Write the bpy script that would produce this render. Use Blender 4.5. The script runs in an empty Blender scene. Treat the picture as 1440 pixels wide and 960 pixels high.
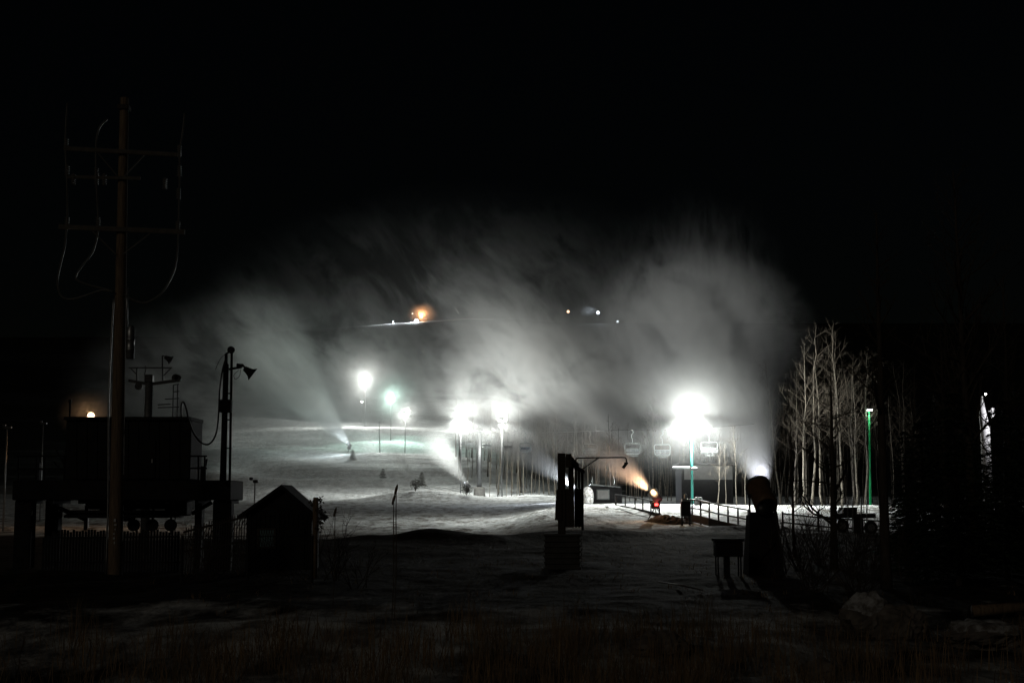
import bpy, math, random
from mathutils import Vector, Matrix, Quaternion, noise
R = math.radians
random.seed(7)
scene = bpy.context.scene
col = scene.collection

# ------------------------------------------------------------------ camera
FPX = 2000.0; HOR = 705.0; CAMZ = 2.2
PITCH = math.atan((HOR - 480.0) / FPX)
cam_d = bpy.data.cameras.new('camera'); cam = bpy.data.objects.new('camera', cam_d); col.objects.link(cam)
cam.location = (0, 0, CAMZ); cam.rotation_euler = (math.pi / 2 + PITCH, 0, 0)
cam_d.lens = 50.0; cam_d.sensor_width = 36.0; cam_d.clip_end = 6000; cam_d.clip_start = 0.1
scene.camera = cam

def W(px, py, D):
    """the point seen at pixel (px, py) of the 1440x960 photograph, D metres away along the ground"""
    a = PITCH + math.atan((480.0 - py) / FPX)
    dz = D * math.tan(a)
    depth = D * math.cos(PITCH) + dz * math.sin(PITCH)
    return Vector(((px - 720.0) / FPX * depth, D, CAMZ + dz))

def lerp_tab(t, xs, ys):
    if t <= xs[0]: return ys[0]
    for i in range(1, len(xs)):
        if t <= xs[i]:
            f = (t - xs[i-1]) / (xs[i] - xs[i-1])
            f = f * f * (3 - 2 * f) * 0.4 + f * 0.6
            return ys[i-1] + f * (ys[i] - ys[i-1])
    return ys[-1]
def sst(a, b, t):
    t = max(0.0, min(1.0, (t - a) / (b - a))); return t * t * (3 - 2 * t)

TY = [0, 90, 150, 200, 235, 300, 380, 500, 800, 1200, 1300, 1600]
TS = [0, 0.1, .9, 2.1, 3.0, 11.5, 22, 38, 88, 154, 150, 120]
TYR = [0, 62, 85, 100, 114, 150, 200, 235, 300, 380, 500, 800, 1200, 1300, 1600]
TR = [0, 0, .42, 1.15, 1.78, 1.8, 2.1, 3.0, 4.5, 10, 28, 84, 150, 146, 118]
BUMPS = [  # x, y, sx, sy, h
    (-12.5, 205, 8.5, 7, 1.75), (4, 212, 6, 6, .8), (-4.6, 76, 2.2, 2.4, .6), (-8.0, 77, 1.2, 1.6, .25), (-1.5, 74, 1.6, 1.8, .3), (2.5, 78, 9, 2.6, .35), (13, 84, 5, 3, .35),
    (-9, 68, 3.5, 3, .25), (-30, 285, 16, 9, 1.6), (-52, 300, 18, 8, 1.6), (-44, 345, 22, 10, 1.8), (-26, 330, 10, 8, 1.6),
    (-62, 240, 14, 8, 1.2), (-38, 235, 9, 6, 1.0), (-75, 380, 24, 12, 2.5)]
def hgt(x, y):
    yy = max(y, 0.0)
    s = lerp_tab(yy, TY, TS); r = lerp_tab(yy, TYR, TR)
    u = x / max(yy, 20.0)
    f = sst(-0.02, 0.05, u)
    z = s * (1 - f) + r * f
    # the far ridge dips to the left
    if yy > 600: z += (yy - 600) / 600.0 * 9.0 * max(-1.6, min(0.25, u / 0.1 + .6))
    for bx, by, sx, sy, hh in BUMPS:
        dx = (x - bx) / sx; dy = (y - by) / sy
        q = dx * dx + dy * dy
        if q < 12: z += hh * math.exp(-q)
    amp = sst(60, 110, yy)
    z += (noise.noise(Vector((x * .045, y * .06, 3.1)))) * (0.25 + .55 * sst(210, 330, yy))
    z += noise.noise(Vector((x * .25, y * .25, 9.1))) * 0.14 * (1 - 0.5 * amp)
    z += noise.noise(Vector((x * .9, y * .9, 1.7))) * 0.07 * (1 - 0.75 * amp)
    if 205 < yy < 430 and u < 0.02:   # groomed benches across the slope
        w_ = sst(205, 235, yy) * sst(430, 380, yy) * sst(.02, -.04, u)
        ph = yy / 15.0 + 1.3 * noise.noise(Vector((x * .02, y * .02, 5.5))) + x * .012
        z += w_ * .62 * math.sin(6.2832 * ph) * (.5 + .8 * abs(noise.noise(Vector((x * .03, y * .02, 8.2)))))
    if 78 < yy < 235:   # churned snow and ruts on the flat
        w_ = sst(78, 90, yy) * sst(235, 210, yy)
        z += w_ * (.10 * noise.noise(Vector((x * .7, y * .5, 4.4))) + .13 * abs(noise.noise(Vector((x * .16 + y * .05, y * .22, 6.1)))))
    if yy < 30: z -= 0.25 * sst(30, 14, yy)
    return z
def ground(px, D):
    """ground point in the direction of picture column px, D metres out"""
    x = (px - 720.0) / FPX * (D * math.cos(PITCH))
    return Vector((x, D, hgt(x, D)))

# ------------------------------------------------------------------ mesh builder
class MB:
    def __init__(s): s.v = []; s.f = []
    def quad(s, a, b, c, d):
        n = len(s.v); s.v += [tuple(a), tuple(b), tuple(c), tuple(d)]; s.f.append((n, n+1, n+2, n+3))
    def tri(s, a, b, c):
        n = len(s.v); s.v += [tuple(a), tuple(b), tuple(c)]; s.f.append((n, n+1, n+2))
    def box(s, cx, cy, cz, dx, dy, dz, m=None, bev=0.0):
        """centre and full sizes; a small chamfer on the vertical and horizontal edges when bev > 0"""
        hx, hy, hz = dx/2, dy/2, dz/2; n = len(s.v); b = min(bev, hx*.45, hy*.45, hz*.45)
        if b <= 0:
            P = [(x, y, z) for z in (-hz, hz) for x, y in ((-hx,-hy),(hx,-hy),(hx,hy),(-hx,hy))]
            F = [(3,2,1,0),(4,5,6,7),(0,1,5,4),(1,2,6,5),(2,3,7,6),(3,0,4,7)]
        else:
            P = []
            for (z, i) in ((-hz, b), (-hz+b, 0), (hz-b, 0), (hz, b)):
                X, Y = hx - i, hy - i
                P += [(-X+b,-Y,z),(X-b,-Y,z),(X,-Y+b,z),(X,Y-b,z),(X-b,Y,z),(-X+b,Y,z),(-X,Y-b,z),(-X,-Y+b,z)]
            F = [tuple(range(7,-1,-1)), tuple(range(24,32))]
            for k in range(3):
                for j in range(8):
                    a, c = k*8+j, k*8+(j+1) % 8
                    F.append((a, c, c+8, a+8))
        for p in P:
            p = Vector(p)
            if m is not None: p = m @ p
            s.v.append((p.x+cx, p.y+cy, p.z+cz))
        s.f += [tuple(i+n for i in f) for f in F]
        return s
    def tube(s, pts, rad, k=6, cap=True):
        pts = [Vector(p) for p in pts]
        if not isinstance(rad, (list, tuple)): rad = [rad]*len(pts)
        n0 = len(s.v); up = None
        for i, p in enumerate(pts):
            t = (pts[min(i+1, len(pts)-1)] - pts[max(i-1, 0)])
            if t.length < 1e-9: t = Vector((0,0,1))
            t.normalize()
            if up is None:
                up = Vector((1,0,0)) if abs(t.x) < .8 else Vector((0,1,0))
            a = t.cross(up)
            if a.length < 1e-5: a = t.orthogonal()
            a.normalize(); b = a.cross(t); b.normalize(); up = b
            for j in range(k):
                w = 2*math.pi*j/k
                q = p + (a*math.cos(w) + b*math.sin(w))*rad[i]
                s.v.append((q.x, q.y, q.z))
        for i in range(len(pts)-1):
            for j in range(k):
                a = n0+i*k+j; b = n0+i*k+(j+1) % k
                s.f.append((a, b, b+k, a+k))
        if cap:
            s.f.append(tuple(n0+j for j in range(k-1, -1, -1)))
            e = n0+(len(pts)-1)*k
            s.f.append(tuple(e+j for j in range(k)))
        return s
    def bar(s, a, b, w, h=None):
        """a square bar from a to b"""
        a, b = Vector(a), Vector(b); d = b-a; L = d.length
        q = d.to_track_quat('Z', 'Y').to_matrix()
        c = (a+b)/2
        return s.box(c.x, c.y, c.z, w, h or w, L, q)
    def lathe(s, prof, c=(0,0,0), k=20, m=None, close=False):
        """prof: list of (r, z) turned about Z"""
        n0 = len(s.v); c = Vector(c)
        for r, z in prof:
            for j in range(k):
                w = 2*math.pi*j/k
                p = Vector((r*math.cos(w), r*math.sin(w), z))
                if m is not None: p = m @ p
                p += c; s.v.append((p.x, p.y, p.z))
        N = len(prof)
        for i in range(N if close else N-1):
            for j in range(k):
                a = n0+i*k+j; b = n0+i*k+(j+1) % k
                i2 = ((i+1) % N)
                a2 = n0+i2*k+j; b2 = n0+i2*k+(j+1) % k
                s.f.append((a, b, b2, a2))
        if not close:
            if prof[0][0] > 1e-4: s.f.append(tuple(n0+j for j in range(k-1, -1, -1)))
            if prof[-1][0] > 1e-4: s.f.append(tuple(n0+(N-1)*k+j for j in range(k)))
        return s
    def ball(s, c, r, k=12, sz=1.0):
        prof = [(max(1e-5, r*math.sin(math.pi*i/8)), -r*sz*math.cos(math.pi*i/8)) for i in range(9)]
        return s.lathe(prof, c, k)
    def build(s, name, mat, parent=None, smooth=False, loc=None):
        me = bpy.data.meshes.new(name); me.from_pydata(s.v, [], s.f); me.update()
        if smooth:
            for p in me.polygons: p.use_smooth = True
        if mat is not None: me.materials.append(mat)
        o = bpy.data.objects.new(name, me); col.objects.link(o)
        if parent is not None: o.parent = parent
        if loc is not None: o.location = loc
        return o

def tag(o, label=None, cat=None, group=None, kind=None):
    if label: o['label'] = label
    if cat: o['category'] = cat
    if group: o['group'] = group
    if kind: o['kind'] = kind
    return o
def thing(name, loc, label, cat, group=None, rz=0.0):
    o = bpy.data.objects.new(name, None); col.objects.link(o); o.empty_display_size = .2
    o.location = loc; o.rotation_euler = (0, 0, rz)
    return tag(o, label, cat, group)
def kids(o): return [c for c in bpy.data.objects if c.parent == o]
def dup(o, parent=None, _index=None):
    if _index is None:
        _index = {}
        for q in bpy.data.objects:
            if q.parent: _index.setdefault(q.parent.name, []).append(q)
    c = o.copy(); col.objects.link(c)
    if parent is not None: c.parent = parent
    for ch in _index.get(o.name, []): dup(ch, c, _index)
    return c

# ------------------------------------------------------------------ materials
def new_mat(name):
    m = bpy.data.materials.new(name); m.use_nodes = True
    nt = m.node_tree; nt.nodes.clear()
    return m, nt
def surf(name, c1, c2=None, scale=3.0, rough=.7, metal=0.0, bump=0.0, stretch=(1,1,1), detail=5, spec=.4, lo=.35, hi=.65, bscale=None):
    m, nt = new_mat(name); N = nt.nodes.new; L = nt.links.new
    out = N('ShaderNodeOutputMaterial'); b = N('ShaderNodeBsdfPrincipled'); L(b.outputs[0], out.inputs[0])
    b.inputs['Roughness'].default_value = rough; b.inputs['Metallic'].default_value = metal
    b.inputs['Specular IOR Level'].default_value = spec
    tc = N('ShaderNodeTexCoord'); mp = N('ShaderNodeMapping'); L(tc.outputs['Object'], mp.inputs[0]); mp.inputs['Scale'].default_value = stretch
    n = N('ShaderNodeTexNoise'); n.inputs['Scale'].default_value = scale; n.inputs['Detail'].default_value = detail; n.inputs['Roughness'].default_value = .6
    L(mp.outputs[0], n.inputs['Vector'])
    r = N('ShaderNodeValToRGB'); L(n.outputs['Fac'], r.inputs[0])
    r.color_ramp.elements[0].position = lo; r.color_ramp.elements[1].position = hi
    c2 = c2 or tuple(x*.7 for x in c1)
    r.color_ramp.elements[0].color = (*c2, 1); r.color_ramp.elements[1].color = (*c1, 1)
    L(r.outputs[0], b.inputs['Base Color'])
    if bump:
        bp = N('ShaderNodeBump'); bp.inputs['Strength'].default_value = bump; bp.inputs['Distance'].default_value = .02
        if bscale:
            n2 = N('ShaderNodeTexNoise'); n2.inputs['Scale'].default_value = bscale; n2.inputs['Detail'].default_value = 4
            L(mp.outputs[0], n2.inputs['Vector']); L(n2.outputs['Fac'], bp.inputs['Height'])
        else: L(n.outputs['Fac'], bp.inputs['Height'])
        L(bp.outputs[0], b.inputs['Normal'])
    return m
def glow(name, c, s):
    m, nt = new_mat(name); N = nt.nodes.new
    out = N('ShaderNodeOutputMaterial'); e = N('ShaderNodeEmission'); nt.links.new(e.outputs[0], out.inputs[0])
    e.inputs[0].default_value = (*c, 1); e.inputs[1].default_value = s
    m.cycles.emission_sampling = 'NONE'
    return m

def ground_mat():
    m, nt = new_mat('snowy_ground'); N = nt.nodes.new; L = nt.links.new
    out = N('ShaderNodeOutputMaterial'); b = N('ShaderNodeBsdfPrincipled'); L(b.outputs[0], out.inputs[0])
    b.inputs['Roughness'].default_value = .8; b.inputs['Specular IOR Level'].default_value = .06
    tc = N('ShaderNodeTexCoord'); g = tc.outputs['Object']
    def noi(scale, det=5, st=(1,1,1), rough=.6, off=(0,0,0)):
        mp = N('ShaderNodeMapping'); L(g, mp.inputs[0]); mp.inputs['Scale'].default_value = st; mp.inputs['Location'].default_value = off
        n = N('ShaderNodeTexNoise'); n.inputs['Scale'].default_value = scale; n.inputs['Detail'].default_value = det
        n.inputs['Roughness'].default_value = rough; L(mp.outputs[0], n.inputs['Vector']); return n.outputs['Fac']
    def mth(op, a, c=None, clamp=False):
        n = N('ShaderNodeMath'); n.operation = op; n.use_clamp = clamp
        for i, q in enumerate((a, c)):
            if q is None: continue
            if isinstance(q, (int, float)): n.inputs[i].default_value = q
            else: L(q, n.inputs[i])
        return n.outputs[0]
    def mrange(a, lo, hi, o0=0, o1=1):
        n = N('ShaderNodeMapRange'); n.clamp = True; L(a, n.inputs[0])
        n.inputs[1].default_value = lo; n.inputs[2].default_value = hi; n.inputs[3].default_value = o0; n.inputs[4].default_value = o1
        return n.outputs[0]
    sp = N('ShaderNodeSeparateXYZ'); L(g, sp.inputs[0])
    # how much snow lies: patchy on the near field, full cover on the pistes
    cover = mth('ADD', mrange(sp.outputs[1], 72, 102, 0.28, 0.90), mrange(sp.outputs[1], 26, 38, .22, 0))
    fine = noi(.6, 9, (1, .45, 1), .68); big = noi(.07, 4, (1, .8, 1), off=(5, 2, 0))
    msk = mth('ADD', mth('MULTIPLY', fine, .6), mth('MULTIPLY', big, .5))
    msk = mth('ADD', msk, mth('SUBTRACT', cover, 1.0))
    msk = mrange(msk, -.02, .10)
    snow = N('ShaderNodeValToRGB'); L(noi(.6, 6), snow.inputs[0])
    snow.color_ramp.elements[0].position = .3; snow.color_ramp.elements[0].color = (.62, .65, .66, 1)
    snow.color_ramp.elements[1].position = .6; snow.color_ramp.elements[1].color = (.82, .84, .84, 1)
    # dirty strips where vehicles turned the snow over, on the flat between berm and slope
    dirt = mth('MULTIPLY', mrange(noi(.9, 7, (1, .35, 1), .7, (3, 0, 0)), .47, .62), mrange(sp.outputs[1], 150, 235, .95, .3))
    earth = N('ShaderNodeValToRGB'); L(noi(2.2, 8), earth.inputs[0])
    earth.color_ramp.elements[0].position = .35; earth.color_ramp.elements[0].color = (.011, .010, .009, 1)
    earth.color_ramp.elements[1].position = .7; earth.color_ramp.elements[1].color = (.05, .043, .035, 1)
    mx0 = N('ShaderNodeMixRGB'); L(dirt, mx0.inputs[0]); L(snow.outputs[0], mx0.inputs[1]); mx0.inputs[2].default_value = (.17, .15, .13, 1)
    mx = N('ShaderNodeMixRGB'); L(msk, mx.inputs[0]); L(earth.outputs[0], mx.inputs[1]); L(mx0.outputs[0], mx.inputs[2])
    # dark colour: woods, plus unlit snow painted dark outside the lit crest run
    crest = mth('MULTIPLY', mth('MULTIPLY', mrange(sp.outputs[1], 1110, 1150), mrange(sp.outputs[0], -122, -108)), mrange(sp.outputs[0], -40, 0, 1, 0))
    uu = mth('DIVIDE', sp.outputs[0], mth('MAXIMUM', sp.outputs[1], 1.0))
    edge = mth('ADD', uu, mth('MULTIPLY', mth('SUBTRACT', noi(.03, 4), .5), .06))
    sides = mth('MAXIMUM', mth('MULTIPLY', mrange(edge, .055, .075), mrange(sp.outputs[1], 205, 240)), mth('MULTIPLY', mrange(edge, -.225, -.20, 1, 0), mrange(sp.outputs[1], 150, 260)))
    up = mth('MULTIPLY', mth('MAXIMUM', mrange(mth('ADD', sp.outputs[1], mth('MULTIPLY', noi(.02, 5), 160)), 430, 640), sides), mth('SUBTRACT', 1.0, crest))
    mx2 = N('ShaderNodeMixRGB'); L(up, mx2.inputs[0]); L(mx.outputs[0], mx2.inputs[1]); mx2.inputs[2].default_value = (.02, .022, .02, 1)
    L(mx2.outputs[0], b.inputs['Base Color'])
    h = mth('ADD', mth('MULTIPLY', noi(1.2, 8, (1, .6, 1)), .5), mth('MULTIPLY', noi(.22, 4, (.35, 2.2, 1)), mrange(sp.outputs[1], 75, 125, .1, 1.2)))
    # groomer tracks: bundles of fine ridges that wander over the piste
    wv = N('ShaderNodeTexWave'); wv.wave_type = 'BANDS'; wv.bands_direction = 'X'; wm = N('ShaderNodeMapping'); L(g, wm.inputs[0]); wm.inputs['Rotation'].default_value = (0, 0, R(52)); L(wm.outputs[0], wv.inputs['Vector'])
    wv.inputs['Scale'].default_value = .35; wv.inputs['Distortion'].default_value = 5; wv.inputs['Detail'].default_value = 3; wv.inputs['Detail Scale'].default_value = .12
    rut = mth('MULTIPLY', mth('MULTIPLY', wv.outputs['Fac'], mrange(noi(.05, 3, off=(9, 1, 0)), .48, .6)), mrange(sp.outputs[1], 80, 110, 0, .5))
    h = mth('ADD', h, rut)
    bp = N('ShaderNodeBump'); bp.inputs['Strength'].default_value = .9; bp.inputs['Distance'].default_value = .7
    L(h, bp.inputs['Height']); L(bp.outputs[0], b.inputs['Normal'])
    return m

M = {}
M['ground'] = ground_mat()
M['snow'] = surf('old_snow', (.82,.84,.85), (.62,.65,.68), 1.5, .6, bump=.5)
M['dirty_snow'] = surf('dirty_crusted_snow', (.42,.43,.44), (.12,.11,.10), 6, .8, bump=.8, lo=.4, hi=.6)
M['pole_cable'] = surf('sheen_grey_cable', (.10,.10,.095), (.06,.06,.055), 5, .35)  # lighter than the plain cable, standing in for its faint sheen
M['arm_wood'] = surf('grey_crossarm_wood', (.09,.08,.065), (.05,.045,.036), 5, .7, bump=.5)
M['flat_black'] = surf('black_painted_steel', (.018,.018,.019), (.010,.010,.011), 4, .75, bump=.3, spec=.15)  # even near-black tone shared by the dark structures
M['dark_metal'] = surf('dark_painted_steel', (.055,.058,.06), (.03,.03,.032), 6, .45, .6, bump=.15)
M['black_metal'] = surf('black_steel', (.03,.03,.032), (.015,.015,.016), 6, .5, .4)
M['galv'] = surf('galvanised_steel', (.42,.44,.45), (.28,.29,.30), 9, .4, .8)
M['wood_pole'] = surf('weathered_pole_wood', (.22,.16,.10), (.10,.07,.045), 8, .8, stretch=(3,3,.25), bump=.6)
M['plank'] = surf('dark_stained_planks', (.05,.038,.028), (.025,.019,.014), 5, .75, stretch=(3,3,.2), bump=.5)
M['cable'] = surf('black_cable', (.02,.02,.02), (.012,.012,.012), 5, .35)
M['ceramic'] = surf('grey_porcelain', (.14,.135,.13), (.09,.085,.08), 5, .4)
M['teal'] = surf('teal_painted_pole', (.04,.42,.36), (.03,.30,.26), 6, .45)
M['green'] = surf('green_painted_pole', (.01,.38,.12), (.008,.26,.08), 6, .45)
M['concrete'] = surf('stained_concrete', (.30,.29,.27), (.17,.165,.155), 3, .85, bump=.5)
M['dark_concrete'] = surf('deep_grey_concrete', (.07,.068,.064), (.04,.039,.037), 3, .9, bump=.5)  # even tone, darker than the plain concrete
M['rock'] = surf('grey_rock', (.20,.18,.16), (.08,.07,.06), 2.5, .85, bump=1)
M['birch'] = surf('pale_bark', (.13,.115,.092), (.035,.03,.024), 3.5, .8, stretch=(1,1,2.2), bump=.4, lo=.38, hi=.52)
M['bark'] = surf('dark_bark', (.07,.055,.042), (.03,.024,.018), 6, .9, stretch=(2,2,.4), bump=.8)
M['twig'] = surf('pale_twigs', (.085,.07,.052), (.05,.04,.03), 4, .8)
M['dark_twig'] = surf('dark_twigs', (.06,.048,.036), (.035,.028,.02), 4, .85)
M['needle'] = surf('spruce_needles', (.03,.05,.028), (.014,.024,.014), 3, .7)
M['shrub'] = surf('frosted_shrub_leaves', (.17,.17,.15), (.07,.075,.06), 3, .8)
M['grass'] = surf('dry_grass_blades', (.30,.20,.10), (.11,.08,.045), .9, .7)
M['stalk'] = surf('dry_stalks', (.12,.085,.05), (.05,.036,.022), 3, .8)
M['glass'] = surf('dark_window_glass', (.16,.26,.28), (.10,.17,.19), 9, .12)
M['panel'] = surf('pale_cladding', (.62,.63,.62), (.5,.5,.5), 2, .6)
M['siding'] = surf('dark_siding', (.05,.05,.055), (.035,.035,.037), 3, .8)
M['yellow'] = surf('faded_fan_housing', (.16,.10,.05), (.09,.055,.03), 4, .5)
M['grey_gun'] = surf('grey_gun_housing', (.3,.3,.31), (.2,.2,.2), 4, .5)
M['chair'] = surf('pale_chair_frame', (.28,.31,.31), (.2,.23,.23), 6, .4, .3)
M['seat'] = surf('slate_seat_pad', (.14,.16,.17), (.09,.1,.11), 6, .7)
TOWN = 0.08; VSTEP = 0.8; EXPO = 0.15
P1 = 18000; P2 = 7200; P3 = 7200; P4 = 9000; P5 = 10500; P6 = 29000; P7 = 800
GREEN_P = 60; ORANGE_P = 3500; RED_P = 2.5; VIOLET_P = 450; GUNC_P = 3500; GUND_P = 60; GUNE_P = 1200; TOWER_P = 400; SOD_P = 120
FAR_O = 22000; FAR_W = 1200000
# ------------------------------------------------------------------ terrain
def make_terrain():
    ys = [-30, -10, 2]; y = 6.0
    while y < 1650:
        ys.append(y); y += max(.28, y * .011) if y < 520 else 14
    us = []
    n = 300
    for i in range(n + 1):
        t = (i / n) * 2 - 1
        us.append(t * .46 * (1 + .9 * t * t) / 1.0)
    v = []; f = []
    for y in ys:
        w = max(y, 26.0) + 18.0
        for u in us:
            x = u * w
            v.append((x, y, hgt(x, y)))
    k = len(us)
    for i in range(len(ys) - 1):
        for j in range(k - 1):
            a = i * k + j; f.append((a, a + 1, a + k + 1, a + k))
    b = MB(); b.v = v; b.f = f
    o = b.build('terrain', M['ground'], smooth=True); tag(o, 'dark rough ground with snow patches rising into a snowy ski slope', None, None, 'structure')
    # wide dark plain so that the land runs to the horizon on every side
    b = MB(); s = 5000
    b.quad((-s, -s, -6), (s, -s, -6), (s, s, -6), (-s, s, -6))
    o = b.build('plain', M['ground']); tag(o, kind='structure')
make_terrain()

# ------------------------------------------------------------------ world
world = bpy.data.worlds.new('World'); scene.world = world; world.use_nodes = True
wn = world.node_tree; wn.nodes.clear()
wo = wn.nodes.new('ShaderNodeOutputWorld'); wb = wn.nodes.new('ShaderNodeBackground'); sk = wn.nodes.new('ShaderNodeTexSky')
sk.sky_type = 'NISHITA'; sk.sun_disc = False; sk.sun_elevation = R(8); sk.sun_rotation = R(200)
wn.links.new(sk.outputs[0], wb.inputs[0]); wn.links.new(wb.outputs[0], wo.inputs[0]); wb.inputs[1].default_value = .00022

# a faint warm wash from the town behind the viewer
sd = bpy.data.lights.new('town_glow', 'SUN'); sd.energy = TOWN; sd.angle = R(12); sd.color = (1, .88, .72)
so = bpy.data.objects.new('town_glow', sd); col.objects.link(so); so.rotation_euler = (R(68), 0, R(-28))

def point(loc, power, colr=(1, 1, .96), rad=.25, parent=None):
    d = bpy.data.lights.new('lamp_light', 'POINT'); d.energy = power; d.color = colr; d.shadow_soft_size = rad
    o = bpy.data.objects.new('lamp_light', d); col.objects.link(o); o.location = loc
    if parent is not None: o.parent = parent
    return o

def spot(loc, direc, power, colr, rad=.25, parent=None, size=178, blend=.35):
    d = bpy.data.lights.new('lamp_light', 'SPOT'); d.energy = power; d.color = colr; d.shadow_soft_size = rad; d.spot_size = R(size); d.spot_blend = blend
    o = bpy.data.objects.new('lamp_light', d); col.objects.link(o); o.location = loc
    o.rotation_euler = (-Vector(direc)).to_track_quat('Z', 'Y').to_euler()
    if parent is not None: o.parent = parent
    return o

# ------------------------------------------------------------------ mist (real scattering volumes)
class NX:
    """tiny node-expression helper"""
    def __init__(s, nt): s.nt = nt
    def m(s, op, a, b=None, clamp=False):
        n = s.nt.nodes.new('ShaderNodeMath'); n.operation = op; n.use_clamp = clamp
        for i, q in enumerate((a, b)):
            if q is None: continue
            if isinstance(q, (int, float)): n.inputs[i].default_value = q
            else: s.nt.links.new(q, n.inputs[i])
        return n.outputs[0]
    def rng(s, a, lo, hi, o0=0., o1=1., smooth=False):
        n = s.nt.nodes.new('ShaderNodeMapRange'); n.clamp = True
        if smooth: n.interpolation_type = 'SMOOTHSTEP'
        s.nt.links.new(a, n.inputs[0])
        for i, q in ((1, lo), (2, hi), (3, o0), (4, o1)): n.inputs[i].default_value = q
        return n.outputs[0]
def vol_out(nt, dens, colr=(.97, .99, 1), aniso=0.0):
    out = nt.nodes.new('ShaderNodeOutputMaterial'); p = nt.nodes.new('ShaderNodeVolumeScatter')
    p.inputs['Color'].default_value = (*colr, 1); p.inputs['Anisotropy'].default_value = aniso
    nt.links.new(dens, p.inputs['Density']); nt.links.new(p.outputs[0], out.inputs['Volume'])

def plume(label, a, b, r0, r1, dens, bend=(0, 0), nscale=.12, lo=.32, hi=.68, power=1.0, wob=.35, endp=1.0, dpow=1.0, seed=0., hollow=0.0, hull=1.15):
    """a spray from nozzle a towards b, widening from r0 to r1, bending by `bend` metres at its end"""
    a, b = Vector(a), Vector(b); Ln = (b - a).length
    ez = (b - a).normalized(); ex = Vector((0, 1, 0)).cross(ez).normalized(); ey = ez.cross(ex)
    o_rot = Matrix((ex, ey, ez)).transposed().to_quaternion()
    rad = lambda t: r0 + (r1 - r0) * t ** power
    cen = lambda t: (bend[0] * t * t, bend[1] * t * t)
    k = MB(); rings = 18; seg = 20; n0 = 0
    for i in range(rings + 1):
        t = i / rings; rr = rad(t) * hull; c = cen(t)
        for j in range(seg):
            w = 2 * math.pi * j / seg
            k.v.append((c[0] + rr * math.cos(w), c[1] + rr * math.sin(w), t * Ln))
    for i in range(rings):
        for j in range(seg):
            p = i * seg + j; q = i * seg + (j + 1) % seg; k.f.append((p, q, q + seg, p + seg))
    k.f.append(tuple(range(seg - 1, -1, -1))); k.f.append(tuple(rings * seg + j for j in range(seg)))
    m, nt = new_mat('snow_mist'); X = NX(nt)
    tc = nt.nodes.new('ShaderNodeTexCoord'); sp = nt.nodes.new('ShaderNodeSeparateXYZ'); nt.links.new(tc.outputs['Object'], sp.inputs[0])
    t = X.m('DIVIDE', sp.outputs[2], Ln, clamp=True); t2 = X.m('MULTIPLY', t, t)
    x = X.m('SUBTRACT', sp.outputs[0], X.m('MULTIPLY', t2, bend[0])); y = X.m('SUBTRACT', sp.outputs[1], X.m('MULTIPLY', t2, bend[1]))
    RR = X.m('ADD', X.m('MULTIPLY', X.m('POWER', t, power), r1 - r0), r0)
    q = X.m('DIVIDE', X.m('SQRT', X.m('ADD', X.m('MULTIPLY', x, x), X.m('MULTIPLY', y, y))), RR)
    mp = nt.nodes.new('ShaderNodeMapping'); nt.links.new(tc.outputs['Object'], mp.inputs[0])
    mp.inputs['Scale'].default_value = (1, .3, .5); mp.inputs['Location'].default_value = (seed, seed * 1.7, seed * .3)
    nz = nt.nodes.new('ShaderNodeTexNoise'); nz.inputs['Scale'].default_value = nscale; nz.inputs['Detail'].default_value = 4
    nz.inputs['Roughness'].default_value = .68; nz.inputs['Distortion'].default_value = .35; nt.links.new(mp.outputs[0], nz.inputs['Vector'])
    # the noise also frays the outline, the more the farther from the nozzle
    q2 = X.m('ADD', q, X.m('MULTIPLY', X.m('MULTIPLY', X.m('SUBTRACT', nz.outputs['Fac'], .5), X.m('POWER', t, .6)), wob * 4))
    fall = X.rng(q2, .15, 1.0, 1, 0, True)
    nn = X.rng(nz.outputs['Fac'], lo, hi)
    tt = X.rng(t, 0, .35, 0, 1)
    nmix = X.m('ADD', X.m('MULTIPLY', X.m('SUBTRACT', nn, 1.0), tt), 1.0)
    dd = X.m('MULTIPLY', X.m('MULTIPLY', fall, nmix), X.m('POWER', X.m('SUBTRACT', 1.0, t), endp))
    dd = X.m('MULTIPLY', dd, X.m('DIVIDE', dens, X.m('POWER', RR, dpow)))
    edge = X.rng(q, 1.0, hull - .03, 1, 0, True)
    dd = X.m('MULTIPLY', dd, edge)
    vol_out(nt, dd)
    ob = k.build('snow_mist', m); ob.location = a; ob.rotation_mode = 'QUATERNION'; ob.rotation_quaternion = o_rot
    m.cycles.volume_step_rate = VSTEP
    tag(ob, label, 'mist', 'clouds of machine made snow', 'stuff')
    return ob

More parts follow.
